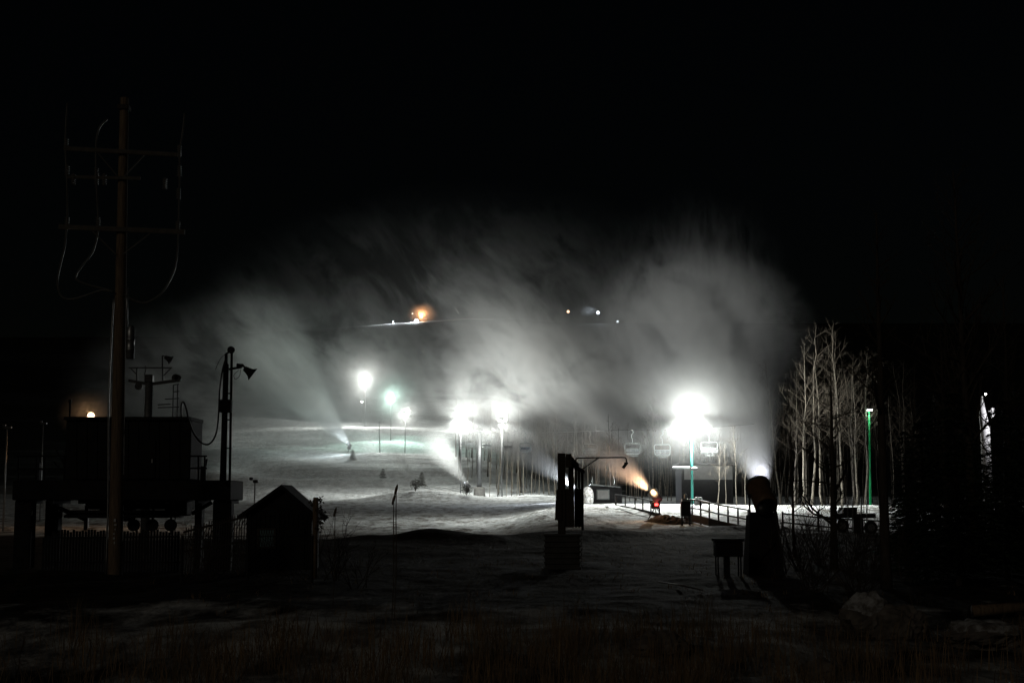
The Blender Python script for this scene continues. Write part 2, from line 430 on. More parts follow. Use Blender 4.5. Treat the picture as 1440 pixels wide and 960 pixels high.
def cloud(label, c, rad, dens, nscale=.03, lo=.35, hi=.7, st=(1, 1, .6), rot=(0, 0, 0), seed=0., zfade=None, soft=(0.0, 1.0), det=5, dist=.35):
    k = MB(); prof = [(max(1e-3, math.sin(math.pi*i/14)), -math.cos(math.pi*i/14)) for i in range(15)]
    k.lathe(prof, (0, 0, 0), 24)
    k.v = [(x*rad[0], y*rad[1], z*rad[2]) for x, y, z in k.v]
    m, nt = new_mat('drifting_mist'); X = NX(nt)
    tc = nt.nodes.new('ShaderNodeTexCoord')
    vm = nt.nodes.new('ShaderNodeVectorMath'); vm.operation = 'DIVIDE'; nt.links.new(tc.outputs['Object'], vm.inputs[0]); vm.inputs[1].default_value = rad
    ln = nt.nodes.new('ShaderNodeVectorMath'); ln.operation = 'LENGTH'; nt.links.new(vm.outputs[0], ln.inputs[0])
    mp = nt.nodes.new('ShaderNodeMapping'); nt.links.new(tc.outputs['Object'], mp.inputs[0])
    mp.vector_type = 'TEXTURE'; mp.inputs['Scale'].default_value = tuple(1/q for q in st); mp.inputs['Rotation'].default_value = rot; mp.inputs['Location'].default_value = (seed*9, seed*13, seed*6)
    nz = nt.nodes.new('ShaderNodeTexNoise'); nz.inputs['Scale'].default_value = nscale; nz.inputs['Detail'].default_value = det
    nz.inputs['Roughness'].default_value = .68; nz.inputs['Distortion'].default_value = dist; nt.links.new(mp.outputs[0], nz.inputs['Vector'])
    q = X.m('ADD', ln.outputs['Value'], X.m('MULTIPLY', X.m('SUBTRACT', nz.outputs['Fac'], .5), 1.1))
    fall = X.rng(q, soft[0], soft[1], 1, 0, True)
    edge = X.rng(ln.outputs['Value'], .8, .97, 1, 0, True)
    dd = X.m('MULTIPLY', X.m('MULTIPLY', fall, edge), X.m('MULTIPLY', X.rng(nz.outputs['Fac'], lo, hi, .12, 1), dens))
    if zfade:
        sp = nt.nodes.new('ShaderNodeSeparateXYZ'); nt.links.new(tc.outputs['Object'], sp.inputs[0])
        dd = X.m('MULTIPLY', dd, X.rng(sp.outputs[2], zfade[0], zfade[1], zfade[2], 1, True))
    vol_out(nt, dd)
    ob = k.build('drifting_mist', m); ob.location = c
    m.cycles.volume_step_rate = VSTEP
    tag(ob, label, 'mist', 'clouds of machine made snow', 'stuff')
    return ob

# the snow guns: picture column, distance, aim, size; the sprays start at their nozzles
GB = (922, 95, (-.55, .35, .75), .92); GA = (1073, 128, (-.12, .3, .95), 1.05); GC = (808, 178, (-.6, .4, .6), 1.0); GD = (657, 212, (-.5, .5, .6), 1.0); GE = (490, 292, (-.6, .5, .6), 1.1)
def nozzle(px, D, aim, s): return ground(px, D)+Vector((0, 0, 1.75*s))+Vector(aim).normalized()*.55*s
KM = 1.0
plume('tall white spray column rising behind the near snow gun and spreading into a huge cloud', nozzle(*GA), W(968, 385, 165), .9, 12.5, (.62*KM), nscale=.36, power=.9, endp=.35, lo=.41, hi=.575, wob=.5, dpow=.5, seed=3)
plume('spray tinted orange at its foot blowing up from the red lit snow gun', nozzle(*GB), W(745, 550, 122), .16, 6.0, .6*KM, dpow=.7, nscale=.4, endp=1.1, lo=.40, hi=.58, seed=11)
plume('thin white spray shooting up and left from behind the plank rack', nozzle(*GC), W(640, 560, 225), .3, 8, .75*KM, dpow=.75, nscale=.3, endp=1.0, lo=.40, hi=.58, seed=21)
plume('spray blowing up and left from the bush at the foot of the slope', nozzle(*GD), W(500, 480, 270), .35, 14, .17*KM, dpow=.6, nscale=.26, endp=.8, lo=.40, hi=.58, seed=31)
plume('pale blue spray farthest left on the slope', nozzle(*GE), W(330, 440, 345), .45, 18, 1.5*KM, dpow=.8, nscale=.2, endp=.9, lo=.40, hi=.58, seed=41)
plume('short faint spray beside the pole on the slope', W(538, 653, 285), W(480, 580, 310), .3, 7, .5*KM, dpow=.8, nscale=.3, seed=51)
plume('short faint spray above the round bush on the slope', W(583, 672, 262), W(520, 590, 290), .3, 7, .5*KM, dpow=.8, nscale=.3, seed=61)
plume('broad slanting bank of mist drifting up from the wood towards the centre of the sky', W(900, 625, 200), W(640, 390, 240), 2.0, 15, 2.0*KM, nscale=.2, endp=.7, lo=.39, hi=.61, wob=.9, seed=81)
plume('second slanting bank of mist crossing behind the brightest floodlight', W(1000, 620, 175), W(830, 380, 215), 2.0, 11, 1.5*KM, nscale=.22, endp=.9, lo=.40, hi=.61, wob=.9, seed=91)
cloud('mist added round the brightest floodlight to form its halo', W(971, 584, 118), (9, 8, 8), .014*KM, nscale=.3, st=(1, .3, .55), rot=(0, R(-25), 0), seed=2, lo=.30, hi=.6, zfade=(-6, -2.5, .25))  # local mist put in to form this lamp's halo
cloud('thick mist billowing above the brightest floodlight', W(978, 475, 142), (14, 6, 11), .28*KM, nscale=.26, st=(1, .22, .7), rot=(0, R(-35), 0), seed=8, lo=.42, hi=.575, soft=(.2, 1.0), det=6)
for px, py, D, rr, s, lab in ((648, 586, 221, 8, .009, 'left one of the two paired floodlights'), (706, 590, 223, 8, .018, 'right one of the two paired floodlights'), (570, 583, 299, 8, .024, 'lowest slope floodlight'), (550, 560, 329, 9, .034, 'cyan tinted slope floodlight'), (514, 536, 374, 15, .015, 'highest slope floodlight')):
    cloud('round mist added for the halo of the '+lab, W(px, py, D), (rr, rr*.8, rr), s, nscale=.16, lo=.2, hi=.6, seed=px*.1, det=4, zfade=(-rr*.75, -rr*.3, .15))  # added mist balls that give each lamp its halo
cloud('broad mist cloud hanging over the wood behind the lift chairs', W(790, 530, 218), (30, 9, 16), .15*KM, nscale=.17, st=(1, .22, .62), rot=(0, R(-48), 0), seed=5, lo=.42, hi=.60, soft=(.1, 1.0), zfade=(-9, -1, .2), det=6)
cloud('mist drifting over the left part of the slope', W(400, 550, 280), (50, 14, 24), .11*KM, nscale=.12, st=(1, .25, .62), rot=(0, R(-45), 0), seed=15, lo=.42, hi=.60, det=6)
cloud('thin dark wisps drifting high above the floodlights', W(660, 440, 225), (50, 12, 24), .035*KM, nscale=.13, st=(1, .22, .6), rot=(0, R(-45), 0), seed=25, lo=.46, hi=.6, zfade=(-14, 2, .2), det=6)
cloud('small mist patch added for the halo of the orange lamp by the machine house', W(128, 583, 100), (2.6, 3, 2.1), .03, nscale=.4, lo=.2, hi=.5, seed=4)  # added so the orange lamp gets a glow around it
cloud('small mist added for the glow round the beacon of the hilltop snow groomer', W(594, 441, 1192), (16, 10, 12), .03, nscale=.06, lo=.2, hi=.5, seed=6)  # added mist that catches the beacon light as a glow
cloud('small blue glowing mist beside the blue white lamp on the right hilltop', W(826, 437, 1192), (9, 8, 6), .02, nscale=.1, lo=.3, hi=.6, seed=7)
plume('tiny bright spray on the ridge right of the orange beacon', W(645, 441, 1190), W(639, 431, 1196), .4, 2.4, .5, nscale=.3, seed=71)

cloud('low thin mist lying over the foot of the slope before the frosted bushes', W(500, 640, 255), (32, 12, 9), .05*KM, nscale=.14, st=(1, .3, 1), rot=(0, R(-60), 0), seed=33, lo=.38, hi=.62, det=5)
# ------------------------------------------------------------------ helpers for things
def part(name, mb, mat, root, parent=None, smooth=False):
    """mb holds world coordinates; the mesh is stored relative to its root"""
    L = root.location
    mb.v = [(x - L.x, y - L.y, z - L.z) for x, y, z in mb.v]
    return mb.build(name, mat, parent or root, smooth)
def world_mesh(name, mb, mat, label, cat, group=None, smooth=False, base=None):
    vs = mb.v
    if base is None:
        base = Vector((sum(v[0] for v in vs)/len(vs), sum(v[1] for v in vs)/len(vs), min(v[2] for v in vs)))
    mb.v = [(x-base.x, y-base.y, z-base.z) for x, y, z in vs]
    o = mb.build(name, mat, None, smooth, base)
    return tag(o, label, cat, group)
def curve(pts, n=6):
    """Catmull-Rom through points"""
    pts = [Vector(p) for p in pts]; P = [pts[0]*2-pts[1]] + pts + [pts[-1]*2-pts[-2]]; out = []
    for i in range(1, len(P)-2):
        for j in range(n):
            t = j/n; a, b, c, d = P[i-1], P[i], P[i+1], P[i+2]
            out.append(0.5*((2*b)+(c-a)*t+(2*a-5*b+4*c-d)*t*t+(3*b-a-3*c+d)*t*t*t))
    out.append(pts[-1]); return out

# ------------------------------------------------------------------ utility pole
D = 42.0
g = ground(165, D); u = thing('utility_pole', g, 'tall brown wooden utility pole with three crossarms and looped cables beside the dark lift house', 'utility pole')
top = W(175, 138, D)
def onpole(py):
    z = W(172, py, D).z; t = (z-g.z)/(top.z-g.z); return g+(top-g)*t
b = MB(); b.tube([g-Vector((0,0,.4))]+[g+(top-g)*(i/10) for i in range(11)], [.22]+[.215-.085*(i/10) for i in range(11)], 14)
part('pole', b, M['wood_pole'], u, smooth=True)
for (x0, y0, x1, y1, t) in ((93, 211, 252, 220, .06), (98, 251, 200, 253, .045), (86, 321, 262, 328, .07)):
    b = MB(); off = Vector((0, -.2, 0)); b.bar(W(x0, y0, D)+off, W(x1, y1, D)+off, t*1.6, t*2)
    if t > .05:
        c = onpole((y0+y1)/2); b.bar(c+Vector((-.1,-.2,-.75)), W(x0+45, y0+4, D)+off, .03); b.bar(c+Vector((.1,-.2,-.75)), W(x1-45, y1-1, D)+off, .03)
    part('crossarm', b, M['arm_wood'], u)
def insulator(px, py, h=.32, n=5):
    c = W(px, py, D)+Vector((0,-.2,0)); prof = [(.02, 0)]
    for i in range(n):
        z = h*i/n; prof += [(.025, z+.005), (.075, z+.02), (.07, z+.035), (.03, z+h/n*.8)]
    prof += [(.02, h)]
    b = MB(); b.lathe(prof, c, 10); part('insulator', b, M['ceramic'], u, smooth=True)
for px, py in ((97, 250), (106, 262), (138, 262), (149, 262), (234, 268), (254, 250), (96, 212), (254, 222), (138, 253), (97, 322), (140, 322), (252, 328), (253, 282)):
    insulator(px, py, .34)
for pts in (
    [(98,148),(96,175),(95,210),(97,250),(98,290),(97,320),(94,350),(88,375),(84,398),(88,416),(100,422),(120,418),(140,411),(152,409),(163,412)],
    [(154,170),(143,182),(138,205),(138,250),(140,290),(141,322),(138,342),(131,360),(118,376),(110,390),(114,397),(135,404),(152,408),(163,412)],
    [(262,162),(259,190),(255,215),(255,250),(254,285),(253,328),(252,355),(248,380),(238,402),(225,418),(207,427),(192,424),(178,416)],
    ):
    b = MB(); b.tube(curve([W(x, y, D)+Vector((0,-.22,0)) for x, y in pts], 4), .028, 6); part('cable', b, M['pole_cable'], u, smooth=True)
b = MB(); b.tube(curve([W(x, y, D+.1) for x, y in ((160,420),(157,470),(153,560),(152,700),(149,810))], 4), .03, 6); part('conduit', b, M['galv'], u, smooth=True)
b = MB(); b.tube([W(180,405,D)+Vector((0,-.1,0)), W(180,460,D)+Vector((0,-.1,0))], .03, 6); part('conduit', b, M['galv'], u, smooth=True)
c = W(184, 505, D)+Vector((0,-.1,0)); b = MB(); b.lathe([(.10,0),(.125,.03),(.125,.25),(.135,.26),(.135,.29),(.125,.30),(.125,.55),(.135,.56),(.135,.59),(.125,.6),(.125,.82),(.11,.86),(.09,.95),(.05,1.0)], c, 14)
part('transformer', b, M['galv'], u, smooth=True)
b = MB(); b.box(*(onpole(152)), .34, .34, .16, bev=.02); b.box(*(onpole(145)), .2, .2, .3); part('pole_cap', b, M['plank'], u)
c = onpole(748)+Vector((.03,-.2,0))
for k in range(6):
    b = MB(); b.box(c.x+random.uniform(-.03,.05), c.y-.01, c.z-.3+k*.13, random.uniform(.03,.08), .02, random.uniform(.04,.09)); part('tag_plate', b, M['galv'], u)

# ------------------------------------------------------------------ lift terminal with the machine house
D = 46.0
z0 = hgt(ground(170, D).x, D)
t = thing('lift_terminal', ground(170, D), 'large dark lift terminal with a boxy machine house standing on a raised deck', 'lift terminal')
def fbox(b, x0, y0, x1, y1, D, dep, bev=.02, off=0.0):
    """box whose front face spans the picture rectangle at distance D"""
    a = W(x0, y0, D); c = W(x1, y1, D)
    return b.box((a.x+c.x)/2, D+off+dep/2, (a.z+c.z)/2, abs(c.x-a.x), dep, abs(a.z-c.z), bev=bev)
b = MB(); fbox(b, 93, 590, 267, 674, D, 1.7, .03)
for k in range(1, 12):
    x = 93+k*(267-93)/12; a = W(x, 592, D); c2 = W(x, 672, D); b.bar(Vector((a.x, D-.012, a.z)), Vector((c2.x, D-.012, c2.z)), .05, .02)
house = part('machine_house', b, M['flat_black'], t)
b = MB(); fbox(b, 91, 586, 269, 590.5, D, 1.95, .01, -.12); part('roof', b, M['flat_black'], t, house)
b = MB(); fbox(b, 196, 618, 218, 672, D, .05, .01, -.05); dd = part('door', b, M['flat_black'], t, house)
b = MB(); a = W(215, 648, D); b.box(a.x, D-.09, a.z, .03, .05, .12); part('handle', b, M['galv'], t, dd)
b = MB(); fbox(b, 20, 675, 325, 703, D, 2.2, .03, -.15)
for k in range(8): 
    x = 28+k*41; fbox(b, x, 703, x+5, 708, D, 1.9, 0, 0)
part('deck', b, M['flat_black'], t)
for x0, x1, off, yb in ((20, 44, 0, 812), (46, 65, 1.2, 806), (299, 325, 0, 812), (262, 272, 1.2, 760)):
    b = MB(); a = W(x0, 703, D); c = W(x1, 703, D); zz = z0-.3
    b.box((a.x+c.x)/2, D+off+.3, (a.z+zz)/2, c.x-a.x, .5, a.z-zz, bev=.03); part('leg', b, M['flat_black'], t)
def rail(x0, x1, ytop, ybot, posts, D, name='railing', diag=True):
    b = MB()
    for f in (0, .53): 
        y = ytop+(ybot-ytop)*f; b.tube([W(x0, y, D), W(x1, y, D)], .028, 6)
    for p in posts: b.tube([W(p, ytop, D), W(p, ybot+2, D)], .03, 6)
    part(name, b, M['flat_black'], t)
rail(24, 93, 641, 675, (26, 52, 63, 90), D); rail(267, 291, 641, 673, (288, 279), D)
for q0, q1 in (((78, 630), (92, 655)), ((76, 649), (92, 668)), ((291, 645), (286, 674))):
    b = MB(); b.bar(W(*q0, D+.4), W(*q1, D+.4), .05); part('brace', b, M['flat_black'], t)
b = MB(); fbox(b, 282, 655, 287, 675, D, .3, .01); part('control_box', b, M['flat_black'], t)
b = MB(); fbox(b, 50, 650, 54, 675, D+1, .3, .01); part('control_box', b, M['flat_black'], t)
b = MB(); b.tube([W(98, 588, D+1), W(98.5, 564, D+1)], .03, 6); b.box(*W(98.5, 564, D+1), .08, .08, .12); part('antenna', b, M['flat_black'], t)
# bullwheel and drive under the deck
b = MB(); c = W(175, 722, D+2.2); b.lathe([(1.75,-.10),(1.95,-.12),(1.95,-.05),(1.85,0),(1.95,.05),(1.95,.12),(1.75,.10)], c, 40, close=True)
for k in range(8):
    w = math.pi*2*k/8+.2; b.bar(c, c+Vector((1.8*math.cos(w), 1.8*math.sin(w), 0)), .1)
b.lathe([(.3,-.25),(.3,.45)], c, 14); part('bullwheel', b, M['flat_black'], t, smooth=False)
b = MB(); fbox(b, 120, 703, 258, 716, D+1.2, 1.8, .03); fbox(b, 140, 708, 175, 722, D+.8, 1, .05); fbox(b, 232, 703, 262, 725, D+1.2, .9, .05); b.tube([W(122,710,D+1), W(120,745,D+1)], .06, 8)
b.bar(W(66, 706, D+1), W(120, 730, D+1), .12); b.bar(W(298, 706, D+1), W(270, 722, D+1), .12); part('drive_frame', b, M['flat_black'], t)
for k in range(3):
    b = MB(); c = W(188+k*26, 738, D+1.0); b.lathe([(.16,-.05),(.2,-.06),(.17,0),(.2,.06),(.16,.05)], c, 16, Matrix.Rotation(R(90), 3, 'X')); b.tube([c, c+Vector((0,.1,.55))], .035, 6); part('sheave', b, M['flat_black'], t)
# slatted barrier below the deck
D = 44.5
b = MB()
for k in range(46):
    x = 62+k*4.2; h = 746+random.uniform(-2.5, 2.5)+(0 if x > 80 else (80-x)*.5); a = W(x, h, D); gz = hgt(a.x, D)
    b.bar(Vector((a.x, D, gz-.1)), a, .075, .02)
b.bar(W(62, 756, D+.03), W(253, 754, D+.03), .05); b.bar(W(62, 790, D+.03), W(253, 790, D+.03), .05)
world_mesh('slat_fence', b, M['flat_black'], 'low dark slat fence standing under the deck of the lift terminal', 'fence')

# ------------------------------------------------------------------ floodlight mast on the deck
D = 45.6
t = thing('floodlight_mast', W(315, 675, D), 'twin post mast with an unlit floodlight on its right side and a drooping cable', 'floodlight mast')
b = MB(); b.tube([W(313.5, 676, D), W(318, 512, D)], [.105, .085], 10); b.tube([W(318, 512, D), W(318, 497, D)], .05, 8); part('post', b, M['flat_black'], t, smooth=True)
b = MB(); b.tube([W(323, 676, D), W(326, 492, D)], .04, 8); part('post', b, M['flat_black'], t, smooth=True)
b = MB(); c = W(325, 492, D); b.lathe([(.09,-.03),(.12,-.04),(.12,.04),(.09,.03)], c, 14, Matrix.Rotation(R(90), 3, 'X')); b.bar(W(317, 498, D), W(327, 492, D), .05); part('pulley', b, M['flat_black'], t)
b = MB(); fbox(b, 310, 562, 326, 580, D, .3, .03, -.2); part('junction_box', b, M['flat_black'], t)
b = MB()
for y in (553, 590, 630):
    b = MB(); b.bar(W(315.5, y, D), W(326, y, D), .04); part('bracket', b, M['flat_black'], t)
b = MB()
b.bar(W(322, 519, D), W(340, 516, D), .07); b.bar(W(333, 513, D), W(342, 514, D), .12, .1); part('bracket', b, M['flat_black'], t)
def horn(b, c, d, s, k=16):
    """bell shaped floodlight head, opening along d"""
    m = Vector(d).to_track_quat('Z', 'Y').to_matrix()
    return b.lathe([(.02*s,-.55*s),(.14*s,-.5*s),(.17*s,-.32*s),(.24*s,-.12*s),(.36*s,.0),(.38*s,.03*s),(.35*s,.03*s),(.22*s,-.1*s),(.02*s,-.16*s)], c, k, m)
b = MB(); horn(b, W(355, 526, D), (1, .25, -.75), .62); b.bar(W(342, 514, D), W(347, 519, D), .06); part('lamp_head', b, M['flat_black'], t, smooth=True)
b = MB(); b.tube(curve([W(x, y, D-.1) for x, y in ((255,588),(255,570),(258,565),(262,575),(266,592),(273,610),(283,622),(294,624),(303,612),(307,590),(309,550),(313,520),(318,503))], 5), .03, 6); part('cable', b, M['cable'], t, smooth=True)
b = MB(); b.tube(curve([W(x, y, D-.1) for x, y in ((318,497),(311,503),(306,512),(303,520))], 5), .01, 5); b.tube(curve([W(x, y, D) for x, y in ((338,519),(337,528),(331,533),(329,527),(336,520))], 5), .01, 5); part('wire', b, M['cable'], t, smooth=True)

# ------------------------------------------------------------------ lift towers
def mast_base(px, D): return ground(px, D)
D = 60.0
g = ground(210, D); t = thing('lift_tower', g, 'steel lift tower with a T shaped crossarm and a work frame carrying a horn lamp', 'lift tower')
b = MB(); a = W(210, 534, D); b.tube([Vector((a.x, D, g.z-.3)), a], [.2, .16], 14); part('mast', b, M['galv'], t, smooth=True)
b = MB(); b.box(a.x, D, a.z+.05, .34, .34, .35, bev=.03); part('mast_cap', b, M['dark_metal'], t)
for q0, q1 in ((181, 210), (210, 248)):
    b = MB(); b.bar(W(q0, 535 if q0 < 200 else 540, D), W(q1, 540 if q0 < 200 else 535, D), .14, .12); part('crossarm', b, M['dark_metal'], t)
b = MB(); b.bar(W(181, 517, D), W(242, 517, D), .05)
for x in (192.5, 229): b.bar(W(x, 517, D), W(x, 535, D), .06)
b.bar(W(184, 518, D), W(193, 527, D), .04); b.bar(W(240, 518, D), W(230, 528, D), .04); b.tube(curve([W(204,514,D),W(205,520,D),W(203,527,D)],3), .015, 5); part('work_frame', b, M['dark_metal'], t)
b = MB(); b.tube([W(228.5, 517, D), W(228.5, 500, D)], .035, 6); b.bar(W(228.5, 500, D), W(235, 502, D), .04); horn(b, W(240, 506, D), (1, .1, -.55), .55, 12); part('lamp_head', b, M['dark_metal'], t)
for x, y in ((247, 531), (250, 532), (195, 543)):
    b = MB(); b.lathe([(.12,-.04),(.16,-.05),(.16,.05),(.12,.04)], W(x, y, D), 12, Matrix.Rotation(R(90), 3, 'X')); part('sheave', b, M['dark_metal'], t)
D = 88.0
g = ground(246, D); t = thing('lift_tower', g, 'thin distant lift mast with stacked crossarms just right of the T shaped lift tower', 'lift tower')
b = MB(); 
for x in (244, 250): b.tube([Vector((W(x,600,D).x, D, g.z-.3)), W(x, 541, D)], .04, 6)
part('mast', b, M['dark_metal'], t)
b = MB()
for y, x0, x1 in ((541, 244, 252), (551, 243, 252), (561, 232, 252), (569, 222, 240), (573, 222, 252)):
    b = MB(); b.bar(W(x0, y, D), W(x1, y-1, D), .06); part('crossarm', b, M['dark_metal'], t)

# ------------------------------------------------------------------ shed, posts and trellis beside it
D = 45.0
g = ground(392, D); t = thing('shed', g, 'small dark gabled shed with a little lattice window, right of the lift terminal', 'shed')
xl, xr = W(346, 760, D).x, W(438, 760, D).x; ze = W(392, 722, D).z; za = W(398, 686, D).z; xm = W(397, 700, D).x; zb = g.z-.2; dep = 1.7
b = MB(); F = [(xl, zb), (xr, zb), (xr, ze), (xm, za-.06), (xl, ze)]
n = len(F); b.v = [(x, D, z) for x, z in F]+[(x, D+dep, z) for x, z in F]; b.f = [tuple(range(n)), tuple(range(2*n-1, n-1, -1))]+[(i, (i+1) % n+0, (i+1) % n+n, i+n)[::-1] for i in range(n)]
for k in range(1, 14): 
    x = xl+(xr-xl)*k/14; b.box(x, D-.01, (zb+ze)/2, .02, .03, ze-zb)
part('wall', b, M['flat_black'], t)
b = MB(); ov = .22
for sx, xe in ((-1, xl), (1, xr)):
    sl = (za-ze)/abs(xm-xe); xo = xe+sx*ov; zo = ze-sl*ov
    p = [Vector((xm, 0, za)), Vector((xo, 0, zo))]; nrm = Vector((sx*sl, 0, 1)).normalized()*.09
    v = [p[0], p[1], p[1]+nrm, p[0]+Vector((0,0,.11))]
    n0 = len(b.v); b.v += [(q.x, D-.25, q.z) for q in v]+[(q.x, D+dep+.2, q.z) for q in v]
    f = [(0,1,2,3), (7,6,5,4), (0,4,5,1), (1,5,6,2), (2,6,7,3), (3,7,4,0)]
    b.f += [tuple(i+n0 for i in q) for q in f]
part('roof', b, M['flat_black'], t)
b = MB(); fbox(b, 362, 742, 388, 744.5, D, .06, 0, -.06); fbox(b, 362, 768, 388, 770.5, D, .06, 0, -.06); fbox(b, 362, 744.5, 364.5, 768, D, .06, 0, -.06); fbox(b, 385.5, 744.5, 388, 768, D, .06, 0, -.06)
for k in range(6): b.bar(W(364.5+k*3.5, 744.5, D-.035), W(364.5+k*3.5+3.5, 768, D-.035), .012)
for k in range(6): b.bar(W(368+k*3.5, 744.5, D-.04), W(364.5+k*3.5, 768, D-.04), .012)
fr = part('window', b, M['plank'], t)
b = MB(); fbox(b, 364.5, 744.5, 385.5, 768, D, .02, 0, -.03); part('pane', b, M['glass'], t, fr)
b = MB(); fbox(b, 404, 742, 428, 800, D, .05, .01, -.05); part('door', b, M['flat_black'], t)
D = 40.0
g = ground(444, D); b = MB(); b.tube([g-Vector((0,0,.3)), W(444, 699, D)], .075, 10)
t = thing('wooden_post', g, 'wooden post with dead climbing leaves at its top, at the right corner of the shed', 'post')
part('post', b, M['wood_pole'], t, smooth=True)
def leaves(b, c, r, n, s, rng=random):
    for _ in range(n):
        d = Vector((rng.gauss(0,1), rng.gauss(0,1), rng.gauss(0,1))); d.normalize(); p = Vector(c)+Vector((d.x*r[0], d.y*r[1], d.z*r[2]))*rng.random()**.5
        a = Vector((rng.uniform(-1,1), rng.uniform(-1,1), rng.uniform(-1,1))).normalized()*s*rng.uniform(.6,1.3); e = a.orthogonal().normalized()*s*.5
        b.quad(p-a, p+e, p+a, p-e)
b = MB()
for x, y in ((450, 704), (448, 716), (453, 722), (450, 735), (441, 708), (456, 727), (447, 745)): leaves(b, W(x, y, D), (.14, .12, .14), 26, .05)
part('dead_leaves', b, M['dark_twig'], t)
# slanting slat trellis left of the shed
D = 43.0
b = MB()
for k in range(24):
    x = 262+k*3.6; yt = 742-(x-262)*.26+random.uniform(-3, 2); a = W(x, yt, D); gz = hgt(a.x, D)
    b.bar(Vector((a.x-.05, D, gz-.1)), a, .05, .02)
for k in range(16):
    x = 262+k*5.4; yt = 744-(x-262)*.26; b.bar(W(x, yt+20, D+.05), W(x+9, yt-1, D+.05), .03, .02)
b.bar(W(258, 748, D+.03), W(346, 726, D+.03), .06); b.bar(W(258, 775, D+.03), W(346, 760, D+.03), .06)
world_mesh('trellis_fence', b, M['plank'], 'crooked slat trellis rising towards the left wall of the shed', 'fence')
# wire fence running along in front of the shed
D = 38.0
t = thing('wire_fence', ground(340, D), 'dark wire mesh fence on thin posts in front of the shed', 'fence')
for x in (258, 350, 440):
    g = ground(x, D); b = MB(); b.tube([g-Vector((0,0,.2)), Vector((g.x, D, W(x, 752, D).z))], .035, 8); part('fence_post', b, M['black_metal'], t)
b = MB()
za_, zb_ = W(350, 754, D).z, hgt(ground(350, D).x, D)
x = ground(258, D).x; x1 = ground(440, D).x
while x < x1:
    b.tube([(x, D, zb_), (min(x+(za_-zb_), x1), D, za_ if x+(za_-zb_) < x1 else zb_+x1-x)], .006, 3, False); b.tube([(x, D+.01, za_), (min(x+(za_-zb_), x1), D+.01, zb_ if x+(za_-zb_) < x1 else za_-(x1-x))], .006, 3, False); x += .16
b.tube([(ground(258, D).x, D, za_), (x1, D, za_)], .012, 5)
part('wire_mesh', b, M['cable'], t)

# ------------------------------------------------------------------ slim posts far left and behind the shed
def slim_lamp(px, ytop, D, label, r=.06, headw=.5):
    g = ground(px, D); t = thing('lamp_post', g, label, 'lamp post', 'unlit lamp posts'); a = W(px, ytop, D)
    b = MB(); b.tube([Vector((a.x, D, g.z-.2)), a], [r, r*.7], 8); part('post', b, M['galv'], t, smooth=True)
    b = MB(); b.box(a.x+.05, D, a.z+.06, headw, .3, .16, bev=.03); b.box(a.x-.2, D, a.z+.2, .2, .2, .16, bev=.03); part('lamp_head', b, M['dark_metal'], t)
slim_lamp(358.5, 678, 78, 'short unlit lamp post showing above the left roof slope of the shed', .05, .28)
slim_lamp(10, 602, 95, 'tall faint unlit lamp post at the far left edge of the picture', .07)
slim_lamp(61, 596, 120, 'faint unlit lamp post seen above the left railing of the lift deck', .06)

# ------------------------------------------------------------------ plank rack with gooseneck lamp, on its block
D = 48.0
g = ground(791, D)
t = thing('ribbed_block', g, 'squat dark ribbed block carrying the plank rack', 'block')
b = MB(); a0 = W(765.5, 750, D); a1 = W(817, 798, D); zt = a0.z; zb = min(g.z-.1, a1.z); ww = a1.x-a0.x
b.box((a0.x+a1.x)/2, D+.6, (zt+zb)/2, ww-.08, 1.2, zt-zb-.06, bev=.04)
part('core', b, M['dark_concrete'], t)
for k in range(7):
    b = MB(); b.box((a0.x+a1.x)/2, D+.6, zt-.05-(zt-zb-.15)*k/6.2, ww, 1.28, .09, bev=.03); part('rib', b, M['dark_concrete'], t)
t = thing('plank_rack', Vector(((a0.x+a1.x)/2, D+.5, zt)), 'dark rack of upright planks with a thin gooseneck lamp arm reaching right', 'rack')
def plank(x0, y0, x1, y1, DD, dep=.12, nm='plank', mm='plank'):
    b = MB(); fbox(b, x0, y0, x1, y1, DD, dep, .008); part(nm, b, M[mm], t)
plank(784.5, 637, 795.5, 750, D+.25, .25, 'post'); plank(795.5, 637.5, 804, 657, D+.25, .2, 'header'); plank(795.5, 687, 807, 741, D+.3, .2, 'lower_panel')
plank(799.5, 643, 807.5, 741, D+.6, .12); plank(808.5, 658, 811.5, 741, D+.9, .12); plank(812.8, 661, 816, 741, D+1.2, .12); plank(817.2, 662, 821, 745, D+1.5, .12); plank(807.5, 687, 820, 740, D+1.55, .06, 'lower_panel')
b = MB()
q = [W(782.5, 688, D+.2), W(790, 688, D+.2), W(790, 731, D+.2), W(780, 731, D+.2)]
b.v = [(p.x, D+.2, p.z) for p in q]+[(p.x, D+.26, p.z) for p in q]; b.f = [(0,1,2,3),(7,6,5,4),(0,4,5,1),(1,5,6,2),(2,6,7,3),(3,7,4,0)]; part('side_board', b, M['plank'], t)
b = MB(); b.bar(W(798, 641, D+.2), W(812, 655, D+1.0), .1, .16); b.bar(W(806, 655, D+.7), W(821, 663, D+1.5), .08, .1); part('header', b, M['plank'], t)
b = MB(); b.tube(curve([W(x, y, D+.8) for x, y in ((809.5, 662), (809.5, 648), (810.5, 644.5), (814, 643.8), (830, 643.5), (860, 643), (877, 643), (880, 644), (881, 648), (881, 651))], 4), .022, 8); arm = part('lamp_arm', b, M['black_metal'], t, smooth=True)
for q0, q1 in (((842, 644), (818, 660)), ((840, 644), (815, 662))):
    b = MB(); b.tube([W(*q0, D+.8), W(*q1, D+.8)], .014, 6); part('brace', b, M['black_metal'], t)
